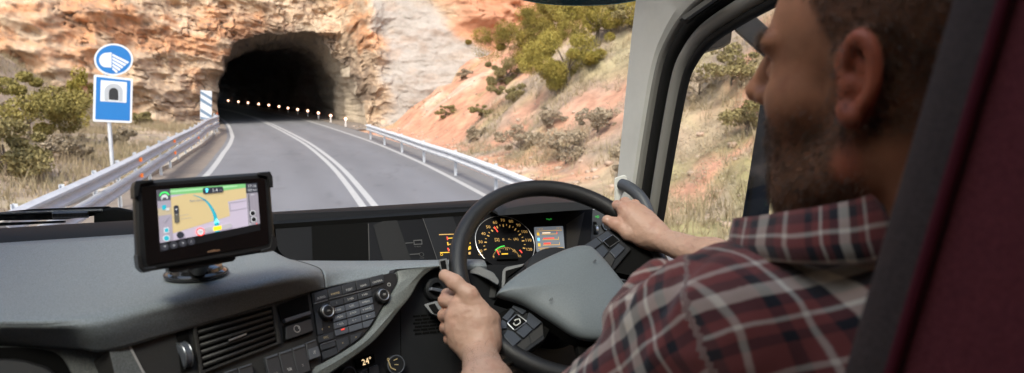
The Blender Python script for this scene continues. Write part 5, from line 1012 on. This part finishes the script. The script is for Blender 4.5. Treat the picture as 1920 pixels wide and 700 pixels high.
# ================================================================== THE DRIVER
class Field:
    def __init__(s, lo, hi, h):
        s.lo = np.asarray(lo, float); s.h = h; s.n = np.ceil((np.asarray(hi) - s.lo) / h).astype(int) + 1; s.g = np.full(tuple(s.n), .05, np.float32)
    def _blk(s, lo, hi):
        a = np.clip(np.floor((np.asarray(lo) - s.lo) / s.h).astype(int), 0, s.n - 1); b = np.clip(np.ceil((np.asarray(hi) - s.lo) / s.h).astype(int) + 1, 1, s.n)
        if np.any(b <= a): return None
        sl_ = tuple(slice(i, j) for i, j in zip(a, b)); ax_ = [s.lo[k] + s.h * np.arange(a[k], b[k]) for k in range(3)]
        return sl_, np.stack(np.meshgrid(*ax_, indexing='ij'), -1)
    def _put(s, sl_, d, k, cut):
        g = s.g[sl_]
        if cut: d = -d; h = np.maximum(k - np.abs(g - d), 0) / k; s.g[sl_] = np.maximum(g, d) + h * h * k / 4
        else: h = np.maximum(k - np.abs(g - d), 0) / k; s.g[sl_] = np.minimum(g, d) - h * h * k / 4
    def cap(s, a, b, ra, rb=None, k=.01, cut=False, flat=None):
        a, b = np.asarray(a, float), np.asarray(b, float); rb = ra if rb is None else rb; m = max(ra, rb) + .05
        r_ = s._blk(np.minimum(a, b) - m, np.maximum(a, b) + m)
        if r_ is None: return s
        sl_, P = r_; d = b - a; L = max(d @ d, 1e-12); t = np.clip(((P - a) @ d) / L, 0, 1); q = P - a - t[..., None] * d
        if flat is not None:   # flat=(axis, factor): squeeze along an axis
            ax_, f_ = flat; ax_ = np.asarray(ax_, float) / np.linalg.norm(ax_); c = q @ ax_; q = q + ax_ * (c * (1 / f_ - 1))[..., None]
        s._put(sl_, np.linalg.norm(q, axis=-1) - (ra + (rb - ra) * t), k, cut); return s
    def ell(s, c, r, ax_=None, k=.01, cut=False):
        c = np.asarray(c, float); r = np.asarray(r, float); M = np.eye(3) if ax_ is None else np.asarray(ax_); m = max(r) + .05
        b_ = s._blk(c - m, c + m)
        if b_ is None: return s
        sl_, P = b_; q = (P - c) @ M.T; k0 = np.linalg.norm(q / r, axis=-1); k1 = np.linalg.norm(q / r ** 2, axis=-1) + 1e-9
        s._put(sl_, k0 * (k0 - 1) / k1, k, cut); return s
    def path(s, pts, rad, k=.006, cut=False):
        for i in range(len(pts) - 1): s.cap(pts[i], pts[i + 1], rad[i], rad[i + 1], k, cut)
        return s
    def mesh(s):
        g = s.g; ins_ = g < 0; nx, ny, nz = g.shape; c = np.zeros((nx - 1, ny - 1, nz - 1), np.int8)
        cs = [(i, j, k) for i in (0, 1) for j in (0, 1) for k in (0, 1)]
        for i, j, k in cs: c += ins_[i:nx - 1 + i, j:ny - 1 + j, k:nz - 1 + k]
        act = (c > 0) & (c < 8); I = np.argwhere(act); idx = np.full(act.shape, -1, np.int64); idx[act] = np.arange(len(I)); acc = np.zeros((len(I), 3)); cnt = np.zeros(len(I))
        for a in cs:
            for ax_ in range(3):
                if a[ax_]: continue
                b = list(a); b[ax_] = 1; va = g[tuple((I + a).T)]; vb = g[tuple((I + b).T)]; m = (va < 0) != (vb < 0); t = va[m] / (va[m] - vb[m] + 1e-12); p = I[m] + np.array(a, float); p[:, ax_] += t; acc[m] += p; cnt[m] += 1
        V = s.lo + s.h * acc / cnt[:, None]; F_ = []
        for ax_ in range(3):
            o1, o2 = [k for k in range(3) if k != ax_]; sl0 = [slice(None)] * 3; sl1 = [slice(None)] * 3; sl0[ax_] = slice(0, -1); sl1[ax_] = slice(1, None)
            ch = ins_[tuple(sl0)] != ins_[tuple(sl1)]; E_ = np.argwhere(ch); E_ = E_[(E_[:, o1] > 0) & (E_[:, o2] > 0) & (E_[:, o1] < g.shape[o1] - 1) & (E_[:, o2] < g.shape[o2] - 1)]
            sg = ins_[tuple(E_.T)]; q = []
            for d1, d2 in ((-1, -1), (0, -1), (0, 0), (-1, 0)): e = E_.copy(); e[:, o1] += d1; e[:, o2] += d2; q.append(idx[tuple(e.T)])
            q = np.stack(q, 1); fl = sg if ax_ != 1 else ~sg; q[~fl] = q[~fl][:, ::-1]; F_.append(q)
        return V, np.concatenate(F_)
    def normals(s, V):
        g = np.gradient(s.g, s.h); i = np.clip(np.round((V - s.lo) / s.h).astype(int), 0, s.n - 1); N = np.stack([g[k][tuple(i.T)] for k in range(3)], -1); return N / (np.linalg.norm(N, axis=1)[:, None] + 1e-9)
driver = thing('person', 'bearded man in burgundy plaid shirt driving with both hands on the steering wheel', 'person', (.58, .42, 1.25))
# head frame
FA = R(-25); Hf = np.array([math.sin(FA), math.cos(FA), -.04]); Hf /= np.linalg.norm(Hf); Hr = np.array([math.cos(FA), -math.sin(FA), 0]); Hu = np.cross(Hr, Hf)
Ear = D(1612, 150, .55); H0 = Ear + Hr * .076
def hl(x, y, z): return H0 + Hr * x + Hf * y + Hu * z
HM = np.array([Hr, Hf, Hu])
neckB = np.array([.530, .395, 2.275])
f = Field(H0 - [.20, .20, .26], H0 + [.17, .19, .19], .0024)
f.ell(hl(0, -.022, .052), (.077, .098, .094), HM, .02); f.ell(hl(0, .03, .030), (.068, .070, .085), HM, .03)
f.ell(hl(0, .052, -.035), (.054, .048, .072), HM, .03); f.ell(hl(0, .055, -.088), (.034, .038, .030), HM, .03)
for s in (-1, 1):
    f.path([hl(s * .062, -.002, -.025), hl(s * .058, .008, -.068), hl(s * .030, .062, -.102)], [.018, .018, .020], .03)
    f.ell(hl(s * .045, .058, -.015), (.020, .026, .022), HM, .02)       # cheek bone
    f.ell(hl(s * .030, .082, .036), (.026, .014, .010), HM, .014)       # brow
    f.ell(hl(s * .030, .094, .012), (.015, .012, .012), HM, .014, True)  # eye socket
    f.ell(hl(s * .030, .080, .012), (.014, .013, .010), HM, .006)        # lids
    f.ell(hl(s * .012, .102, -.010), (.0085, .011, .008), HM, .006)      # nostril wing
    f.ell(hl(s * .0065, .109, -.017), (.003, .004, .003), HM, .003, True)
f.path([hl(0, .088, .034), hl(0, .102, .016), hl(0, .117, -.002)], [.010, .009, .0095], .012); f.ell(hl(0, .116, -.005), (.0115, .010, .0095), HM, .006)
f.ell(hl(0, .094, -.052), (.022, .010, .0055), HM, .006); f.ell(hl(0, .091, -.063), (.019, .011, .006), HM, .006); f.cap(hl(-.022, .103, -.0575), hl(.022, .103, -.0575), .0016, .0016, .003, True)
f.cap(hl(0, -.035, -.02), neckB + [0, -.01, 0], .058, .062, .03); f.cap(hl(0, .03, -.085), neckB + [-.02, .05, .02], .030, .040, .03)
f.cap(hl(-.052, -.02, -.045), neckB + [-.025, .075, -.005], .013, .012, .02); f.cap(neckB, neckB + [.01, 0, -.12], .065, .11, .04)
# ear in the head's own frame, mirrored for the other side
def loc(p): v = p - H0; return np.array([v @ Hr, v @ Hf, v @ Hu])
ep = [(1592, 132, .546), (1586, 105, .541), (1592, 78, .536), (1608, 64, .531), (1627, 70, .527), (1641, 92, .524), (1648, 125, .524), (1645, 160, .526), (1632, 188, .531), (1613, 208, .538), (1598, 226, .542), (1584, 222, .546), (1578, 203, .550)]
er = [.0040, .0042, .0044, .0046, .0048, .0048, .0048, .0046, .0044, .0052, .0070, .0072, .006]
an = [(1612, 96, .538), (1622, 125, .535), (1622, 158, .537), (1606, 182, .543)]
for s in (1, -1):
    def el(q): l = loc(D(1612 + (q[0] - 1612) * .78, 148 + (q[1] - 148) * .93, q[2])); l[0] *= s; return hl(*l)
    f.cap(el((1612, 120, .556)), el((1610, 175, .556)), .018, .014, .012); pts = catmull([el(q) for q in ep], 3); rr = np.interp(np.linspace(0, 1, len(pts)), np.linspace(0, 1, len(er)), er)
    f.ell(el((1613, 125, .545)), np.array([.008, .016, .030]), HM, .006); f.ell(el((1600, 205, .549)), np.array([.007, .011, .014]), HM, .008)
    f.ell(el((1606, 150, .540)), np.array([.014, .0095, .019]), HM, .004, True); f.path([el(q) for q in [(1606, 88, .534), (1624, 100, .532), (1632, 130, .530), (1628, 165, .533)]], [.003, .0034, .0034, .003], .004, True)
    f.path(pts, rr, .0035); f.path([el(q) for q in an], [.0034, .0036, .0038, .0036], .005); f.ell(el((1586, 160, .545)), np.array([.005, .006, .008]), HM, .006)
Vh, Fh = f.mesh(); Nh = f.normals(Vh)
# hands and forearms
f2 = Field((.20, .60, 1.84), (.62, 1.30, 2.24), .0026)
el_L = np.array([.292, .745, 1.985]); J = D
wL = J(899, 660, 1.20); wLd = (el_L - wL) / np.linalg.norm(el_L - wL)
f2.cap(wL, wL + wLd * .12, .029, .039, .01, flat=((0.3, -1, .5), .86)); f2.cap(wL + wLd * .12, el_L, .039, .046, .02)
mc = [J(860, 570, 1.213), J(850, 594, 1.208), J(849, 618, 1.208), J(856, 641, 1.212)]
for m_, r_ in zip(mc, (.0145, .0145, .014, .0135)): f2.cap(wL + (m_ - wL) * .12, m_, .021, r_, .016)
f2.cap(J(905, 600, 1.208), J(902, 640, 1.205), .022, .024, .02); f2.cap(J(885, 580, 1.212), J(905, 630, 1.205), .019, .022, .02); f2.cap(J(922, 600, 1.222), J(915, 640, 1.21), .014, .020, .015)
pips = [J(833, 564, 1.240), J(833, 592, 1.238), J(836, 615, 1.238), J(843, 636, 1.238)]; dips = [J(838, 552, 1.268), J(838, 583, 1.268), J(842, 607, 1.266), J(850, 630, 1.262)]; tips = [J(856, 548, 1.290), J(858, 580, 1.290), J(862, 604, 1.287), J(868, 628, 1.28)]
for m_, p_, d_, t_, r_ in zip(mc, pips, dips, tips, (.0100, .0100, .0096, .0088)): f2.path([m_, p_, d_, t_], [r_ * 1.22, r_ * 1.08, r_ * .98, r_ * .85], .004)
f2.path([J(908, 602, 1.212), J(880, 553, 1.208), J(853, 530, 1.214), J(834, 517, 1.226)], [.019, .0138, .0122, .0105], .008)
V2, F2 = f2.mesh(); N2 = f2.normals(V2); V2 = V2 + N2 * (fbm(V2 * 95, 3, 61, ridged=True) * .0008)[:, None]
f3 = Field((.55, .78, 2.0), (1.02, 1.46, 2.32), .0026)
wR = J(1232, 447, 1.425); el_R = np.array([.885, .88, 2.115]); dR_ = (el_R - wR) / np.linalg.norm(el_R - wR)
f3.cap(wR, wR + dR_ * .13, .026, .036, .01, flat=((0, 0, 1), .85)); f3.cap(wR + dR_ * .13, el_R, .036, .044, .02)
mr = [J(1170, 392, 1.462), J(1186, 391, 1.470), J(1203, 399, 1.470), J(1217, 412, 1.465)]
for m_, r_ in zip(mr, (.0145, .0145, .014, .0135)): f3.cap(wR + (m_ - wR) * .12, m_, .021, r_, .016)
f3.cap(J(1195, 425, 1.455), J(1215, 440, 1.44), .024, .024, .02); f3.cap(J(1180, 412, 1.46), J(1200, 440, 1.445), .020, .020, .016)
pr_ = [J(1157, 386, 1.492), J(1172, 380, 1.505), J(1190, 384, 1.510), J(1206, 396, 1.507)]; dr_ = [J(1150, 396, 1.518), J(1163, 390, 1.530), J(1178, 394, 1.533), J(1192, 404, 1.53)]; tr_ = [J(1158, 410, 1.522), J(1170, 404, 1.533), J(1182, 410, 1.535), J(1194, 418, 1.53)]
for m_, p_, d_, t_, r_ in zip(mr, pr_, dr_, tr_, (.0100, .0100, .0096, .0088)): f3.path([m_, p_, d_, t_], [r_ * 1.22, r_ * 1.08, r_ * .98, r_ * .85], .004)
f3.path([J(1205, 445, 1.437), J(1178, 438, 1.443), J(1155, 421, 1.452), J(1138, 413, 1.462)], [.018, .0138, .0122, .0100], .008)
V3, F3 = f3.mesh(); N3 = f3.normals(V3); V3 = V3 + N3 * (fbm(V3 * 95, 3, 63, ridged=True) * .0008)[:, None]
# trunk and legs (under the clothes, below the frame)
shL, shR = np.array([.415, .505, 2.228]), np.array([.775, .565, 2.235])
f4 = Field((.25, .15, 1.25), (.98, 1.35, 2.36), .012); f4.ell((.585, .44, 2.06), (.165, .10, .24), None, .05); f4.cap(shL, shR, .045, .045, .05); f4.cap((.585, .43, 1.95), (.585, .45, 1.86), .13, .13, .05)
for s, k in ((-1, .49), (1, .69)): f4.cap((k, .46, 1.84), (k + s * .04, .92, 1.86), .075, .058, .03); f4.cap((k + s * .04, .92, 1.86), (k + s * .03, 1.14, 1.44), .052, .038, .02); f4.cap((k + s * .03, 1.12, 1.38), (k + s * .04, 1.30, 1.34), .035, .03, .02)
f4.cap(shL, el_L, .040, .038, .03); f4.cap(shR, el_R, .040, .038, .03); V4, F4 = f4.mesh()
VB = np.concatenate([Vh, V2, V3, V4]); o2, o3, o4 = len(Vh), len(Vh) + len(V2), len(Vh) + len(V2) + len(V3); FB = np.concatenate([Fh, F2 + o2, F3 + o3, F4 + o4])
skin = np.tile(np.array([.42, .262, .195]), (len(VB), 1)); nb = fbm(VB * 60, 4, 5); nb2 = fbm(VB * 14, 3, 8)
skin = mixc(skin, (.42, .27, .205), sm(nb2, -.2, .4)); skin = mixc(skin, (.31, .155, .115), sm(nb, .1, .5) * .35)
L = (Vh - H0) @ HM.T; q = np.zeros(len(VB)); lx = np.abs(L[:, 0])
nn_ = fbm(Vh * 120, 3, 9); nlo = fbm(Vh * 25, 3, 19)
earm = sm(lx, .078, .085)
beard = sm(-L[:, 2] + nlo * .012 + nn_ * .006 - .008 * sm(L[:, 1], .01, .09), .004, .045) * sm(L[:, 1], -.012, .012) * (1 - sm(-L[:, 2], .118, .14)) * sm(.0 + L[:, 1] - .0, -.03, 0)
beard *= (1 - np.exp(-((L[:, 0]) ** 2 / .018 ** 2 + (L[:, 2] + .058) ** 2 / .007 ** 2)) * .8)
side = sm(L[:, 2], -.02, .0) * (np.abs(L[:, 1] - .012) < .012) * 1.0
scalp = np.maximum(sm(L[:, 2] - (.075 + .0 * lx) * sm(L[:, 1], .0, .06) - .0, -.002, .012) * (1 - sm(L[:, 1] + nlo * .010 - (.046 + .65 * np.maximum(L[:, 2] - .03, 0)), -.014, .022)), sm(-L[:, 1], -.012, .01) * sm(L[:, 2], -.052, -.03))
scalp = np.maximum(scalp, sm(L[:, 2], .088, .105) * (1 - sm(L[:, 1], .065, .085)))
side_b = sm(L[:, 2], -.06, -.04) * np.exp(-((L[:, 1] - .010) / .014) ** 2)
hairm = np.clip(np.maximum.reduce([beard, scalp, side_b * .8]) * (1 - earm), 0, 1)
brow = np.exp(-((L[:, 2] - .037) / .006) ** 2) * np.exp(-((lx - .031) / .02) ** 4) * (L[:, 1] > .06); hairm = np.maximum(hairm, brow)
skin[:len(Vh)] = mixc(skin[:len(Vh)], (.085, .052, .034), np.clip(hairm * (.58 + .36 * nn_ + .22 * nlo), 0, .9)); skin[:len(Vh)] = mixc(skin[:len(Vh)], (.50, .17, .12), earm * .75)
skin[:len(Vh)] *= np.array([.84, .58, .41]) * (1 + .35 * fbm(Vh * 45, 4, 83))[:, None]  # head skin darkened and mottled; shade on the face put into its colour
lip = np.exp(-(L[:, 0] / .022) ** 4 - ((L[:, 2] + .058) / .011) ** 4) * (L[:, 1] > .09); skin[:len(Vh)] = mixc(skin[:len(Vh)], (.42, .17, .14), lip * .7)
M_skin = mat('skin', (.5, .3, .22), .52, bump=(420, .45, .0006), attr='col', sss=.12, spec=.4)
body = fastmesh('body', VB, FB, M_skin, driver, colors=skin)
for s in (-1, 1):
    mb = MB(); mb.disc(hl(s * .030, .0795, .012) - Hf * .0, Hf, [(.0002, .0115)] + [(.0115 * math.sin(a), .0115 * math.cos(a)) for a in np.linspace(.1, 1.57, 8)], 20); mb.build('eye', mat('eye_white', (.6, .55, .5), .2), driver)
# redness over the knuckles, a nail on the right thumb
for (V_, o_, J_) in ((V2, o2, mc + pips), (V3, o3, mr + pr_ + [J(1155, 421, 1.452)])):
    w_ = np.zeros(len(V_))
    for q_ in J_: w_ = np.maximum(w_, np.exp(-(np.linalg.norm(V_ - q_, axis=1) / .015) ** 2))
    skin[o_ - 0:o_ + len(V_)] = mixc(skin[o_:o_ + len(V_)], (.40, .17, .12), w_ * .55)
body.data.color_attributes['col'].data.foreach_set('color', np.concatenate([skin, np.ones((len(skin), 1))], 1).astype(np.float32).ravel())
nt, nd = J(1138, 412, 1.452), J(1138, 413, 1.462) - J(1155, 421, 1.452); nd /= np.linalg.norm(nd); nn3 = CAM - nt; nn3 /= np.linalg.norm(nn3); sd3 = np.cross(nn3, nd); mb = MB(); G = [[nt + nd * (.0055 * math.sin(a)) * r_ + sd3 * (.0045 * math.cos(a)) * r_ + nn3 * (.0018 * (1 - r_ * r_) - .0006) for a in [2 * math.pi * k / 16 for k in range(16)]] for r_ in (1, .8, .5, .05)]; mb.loft(G); mb.build('thumbnail', mat('nail', (.50, .33, .27), .3), driver)
# hair and beard strands
def strands(name, w, n, ln, wd_, m, comb, seed):
    r = np.random.default_rng(seed); pr = w / w.sum(); i = r.choice(len(Vh), n, p=pr); p = Vh[i] + r.normal(size=(n, 3)) * .0011; nm = Nh[i]; c = comb(L[i]); d = nm * .55 + c + r.normal(size=(n, 3)) * .28; d /= np.linalg.norm(d, axis=1)[:, None]
    s = np.cross(d, r.normal(size=(n, 3))); s /= np.linalg.norm(s, axis=1)[:, None]; l = ln * (.6 + .7 * r.random((n, 1)))
    V = np.stack([p - s * wd_, p + s * wd_, p + d * l], 1).reshape(-1, 3); return fastmesh(name, V, np.arange(3 * n).reshape(n, 3), m, driver, smooth=False)
M_hair = mat('hair_dark_brown', (.070, .042, .026), .5, var=(60, .7, (.20, .115, .065)))
strands('beard', beard * (1 - earm) + 1e-9, 15000, .0042, .00030, M_hair, lambda q: np.tile(-Hu * .8 + Hf * .25, (len(q), 1)), 1)
strands('hair', np.clip(scalp * (1 - earm) + side_b * .4, 0, 1) + 1e-9, 34000, .0065, .00030, M_hair, lambda q: np.tile(-Hf * .4 - Hu * .3, (len(q), 1)), 2)
fr_ = np.random.default_rng(5)
def armhair(V, a, b, n, seed):
    r = np.random.default_rng(seed); d, t = seg_d0(V, a, b); i = np.where((t > .06) & (t < .95) & (d < .06))[0]; i = r.choice(i, n); p = V[i]; ax_ = (b - a) / np.linalg.norm(b - a); rad = p - a - ((p - a) @ ax_)[:, None] * ax_; rad /= np.linalg.norm(rad, axis=1)[:, None]; k = rad[:, 2] > -.3; p, rad = p[k], rad[k]; n = len(p)
    dd = rad * .45 - ax_ * .2 + np.array([.3, 0, -.2]) * .5 + r.normal(size=(n, 3)) * .35; dd /= np.linalg.norm(dd, axis=1)[:, None]; s = np.cross(dd, rad + .01); s /= np.linalg.norm(s, axis=1)[:, None]; l = .009 * (.5 + r.random((n, 1)))
    return np.stack([p - s * .00012, p + s * .00012, p + dd * l], 1).reshape(-1, 3)
def seg_d0(V, a, b): d = b - a; t = np.clip(((V - a) @ d) / (d @ d), 0, 1); return np.linalg.norm(V - a - t[:, None] * d, axis=1), t
HV = np.concatenate([armhair(V2, wL, el_L, 1400, 1), armhair(V3, wR, el_R, 1400, 2)]); fastmesh('arm_hair', HV, np.arange(len(HV)).reshape(-1, 3), M_hair, driver, smooth=False)
strands('eyebrows', brow + 1e-9, 1200, .008, .0002, M_hair, lambda q: np.tile(Hu * .3, (len(q), 1)), 3)
# ---- shirt
m_ = bpy.data.materials.new('plaid_cloth'); m_.use_nodes = True; t_ = m_.node_tree; b_ = t_.nodes['Principled BSDF']; b_.inputs['Roughness'].default_value = .9; b_.inputs['Sheen Weight'].default_value = .3; b_.inputs['Specular IOR Level'].default_value = .2
at_ = _n(t_, 'ShaderNodeAttribute', attribute_name='plaid'); sx_ = _n(t_, 'ShaderNodeSeparateXYZ'); t_.links.new(at_.outputs['Vector'], sx_.inputs[0])
nzp = _n(t_, 'ShaderNodeTexNoise'); nzp.inputs['Scale'].default_value = 14; tcp = _n(t_, 'ShaderNodeTexCoord'); t_.links.new(tcp.outputs['Object'], nzp.inputs['Vector'])
stops = [(0, (.22, .058, .052)), (.12, (.018, .018, .024)), (.21, (.22, .058, .052)), (.30, (.74, .66, .55)), (.34, (.22, .056, .050)), (.43, (.022, .022, .028)), (.54, (.74, .66, .54)), (.67, (.045, .036, .036)), (.77, (.21, .056, .050)), (.86, (.68, .58, .48)), (.91, (.22, .058, .052))]
cols_ = []
for ax_ in (0, 1):
    ad = _n(t_, 'ShaderNodeMath', operation='MULTIPLY_ADD'); ad.inputs[1].default_value = 1 / .098; t_.links.new(sx_.outputs[ax_], ad.inputs[0])
    wob = _n(t_, 'ShaderNodeMath', operation='MULTIPLY'); wob.inputs[1].default_value = .10; t_.links.new(nzp.outputs[0], wob.inputs[0]); t_.links.new(wob.outputs[0], ad.inputs[2])
    fr = _n(t_, 'ShaderNodeMath', operation='FRACT'); t_.links.new(ad.outputs[0], fr.inputs[0]); cr = _n(t_, 'ShaderNodeValToRGB'); cr.color_ramp.interpolation = 'LINEAR'; e = cr.color_ramp.elements
    e[0].position = 0; e[0].color = (*stops[0][1], 1); e[1].position = 1; e[1].color = (*stops[0][1], 1)
    for (p0, c0), (p1, c1_) in zip(stops[:-1], stops[1:]):
        x = e.new(p1 - .008); x.color = (*c0, 1); x = e.new(p1 + .008); x.color = (*c1_, 1)
    x = e.new(.985); x.color = (*stops[-1][1], 1)
    t_.links.new(fr.outputs[0], cr.inputs[0]); cols_.append(cr)
mxp = _n(t_, 'ShaderNodeMix', data_type='RGBA'); mxp.inputs[0].default_value = .5; t_.links.new(cols_[0].outputs[0], mxp.inputs[6]); t_.links.new(cols_[1].outputs[0], mxp.inputs[7]); t_.links.new(mxp.outputs[2], b_.inputs['Base Color'])
nf = _n(t_, 'ShaderNodeTexNoise'); nf.inputs['Scale'].default_value = 900; t_.links.new(tcp.outputs['Object'], nf.inputs['Vector']); bf = _n(t_, 'ShaderNodeBump'); bf.inputs['Strength'].default_value = .6; bf.inputs['Distance'].default_value = .001; t_.links.new(nf.outputs[0], bf.inputs['Height']); t_.links.new(bf.outputs[0], b_.inputs['Normal'])
M_shirt = m_
fs = Field((.20, .20, 1.78), (1.02, 1.05, 2.40), .005)
fs.ell((.59, .42, 2.05), (.195, .135, .27), None, .06); fs.cap((.59, .42, 1.95), (.59, .45, 1.85), .155, .15, .05)
fs.cap(shL + [.01, -.01, 0], shR + [-.01, -.01, 0], .066, .064, .05); fs.cap(neckB + [.0, 0, -.02], shL + [.02, -.03, .005], .062, .055, .04); fs.cap(neckB + [.0, 0, -.02], shR + [-.02, -.03, .005], .062, .055, .04); fs.cap(neckB + [0, 0, -.02], neckB + [0, 0, -.1], .078, .12, .04)
fs.cap(shL, el_L, .068, .048, .03); fs.cap(el_L, el_L + (wL - el_L) * .14, .048, .048, .02)
cuR = el_R + (wR - el_R) * .30
fs.cap(shR, el_R, .066, .054, .03); fs.cap(el_R, cuR, .054, .052, .015)
fs.cap(shL + [-.035, .05, .02], shL + [.03, .02, .055], .022, .018, .03); fs.cap(shL + [-.05, .10, .0], shL + [.0, .12, .03], .020, .016, .03)
Vs, Fs_ = fs.mesh(); Ns = fs.normals(Vs)
def armfr(a, b):
    d = (b - a) / np.linalg.norm(b - a); u = np.cross(d, [0, 0, 1.0]); u /= np.linalg.norm(u); return d, u, np.cross(u, d)
def seg_d(V, a, b): d = b - a; t = np.clip(((V - a) @ d) / (d @ d), 0, 1); return np.linalg.norm(V - a - t[:, None] * d, axis=1), t
dL_, tL_ = seg_d(Vs, shL + (el_L - shL) * .10, el_L); dRr, tRr = seg_d(Vs, shR + (el_R - shR) * .1, el_R)
isL = dL_ < .088; isR = (dRr < .088) & ~isL
fold = fbm(Vs * [9, 9, 9] + 3, 4, 31, ridged=True); fold2 = fbm((Vs @ np.array([[.8, .2, .5], [-.3, .9, .2], [.4, .1, 1.1]])) * [6, 22, 9], 3, 37, ridged=True)
amp = np.where(isL | isR, .011, .007); Vs = Vs + Ns * (fold * amp + fold2 * amp * .55)[:, None]
uv = np.zeros((len(Vs), 3)); uv[:, 0] = Vs[:, 0] * .9 + Vs[:, 2] * .15; uv[:, 1] = Vs[:, 2] * .9 + Vs[:, 1] * .55
for a, b, msk in ((shL, el_L, isL), (shR, el_R, isR)):
    d, u, v = armfr(a, b); q = Vs - a; uv[msk, 0] = (q @ d)[msk]; uv[msk, 1] = (np.arctan2(q @ u, q @ v) * .066)[msk]
shirt = fastmesh('shirt', Vs, Fs_, M_shirt, driver, vattr={'plaid': uv}); sm_ = shirt.modifiers.new('s', 'SMOOTH'); sm_.iterations = 3; sm_.factor = .5
# collar
ct = [(1380, 414, .68), (1420, 411, .64), (1480, 402, .60), (1540, 393, .575), (1600, 381, .56), (1650, 366, .56), (1700, 352, .585), (1750, 345, .63)]
cb_ = [(1384, 478, .665), (1430, 484, .62), (1490, 487, .58), (1560, 489, .555), (1620, 487, .545), (1680, 480, .55), (1740, 468, .575), (1800, 455, .62)]
T_ = catmull([D(*q) for q in ct], 6); B_ = catmull([D(*q) for q in cb_], 6); cN = neckB + [0, 0, .03]
rings = []; uvc = []
for i, (a, b) in enumerate(zip(T_, B_)):
    o = (a + b) / 2 - cN; o[2] = 0; o /= np.linalg.norm(o); inn = a - o * .006 - np.array([0, 0, .03]); rings.append([inn, a - o * .002, a + o * .001, a * .6 + b * .4 + o * .004, a * .3 + b * .7 + o * .006, b + o * .003, b - o * .003])
G = np.array(rings); V = G.reshape(-1, 3); s_ = np.arange(len(T_)) * .0068; uu = np.zeros((len(V), 3)); uu[:, 0] = np.repeat(s_, 7); uu[:, 1] = np.tile([-.03, 0, .002, .022, .036, .05, .056], len(T_))
collar = fastmesh('collar', V, gridfaces(len(T_), 7), M_shirt, driver, vattr={'plaid': uu}); so_ = collar.modifiers.new('s', 'SOLIDIFY'); so_.thickness = .003
# rolled cuff of the right sleeve and trousers
dd3 = (wR - el_R) / np.linalg.norm(wR - el_R); mb = MB(); mb.tube([cuR - dd3 * .012, cuR - dd3 * .008, cuR + dd3 * .02, cuR + dd3 * .024], [.045, .054, .051, .044], 28)
cf = mb.build('cuff', M_shirt, driver); V = np.array([v.co[:] for v in cf.data.vertices]); at = cf.data.attributes.new('plaid', 'FLOAT_VECTOR', 'POINT'); at.data.foreach_set('vector', (V * [1, 1.2, 1.2]).astype(np.float32).ravel())
f5 = Field((.25, .15, 1.30), (.98, 1.30, 2.02), .010); f5.cap((.585, .43, 1.92), (.585, .45, 1.86), .142, .142, .05)
for s, k in ((-1, .49), (1, .69)): f5.cap((k, .46, 1.84), (k + s * .04, .92, 1.86), .088, .072, .03); f5.cap((k + s * .04, .92, 1.86), (k + s * .03, 1.13, 1.44), .068, .055, .02)
V5, F5 = f5.mesh(); fastmesh('trousers', V5, F5, mat('denim_navy', (.02, .025, .045), .85), driver)
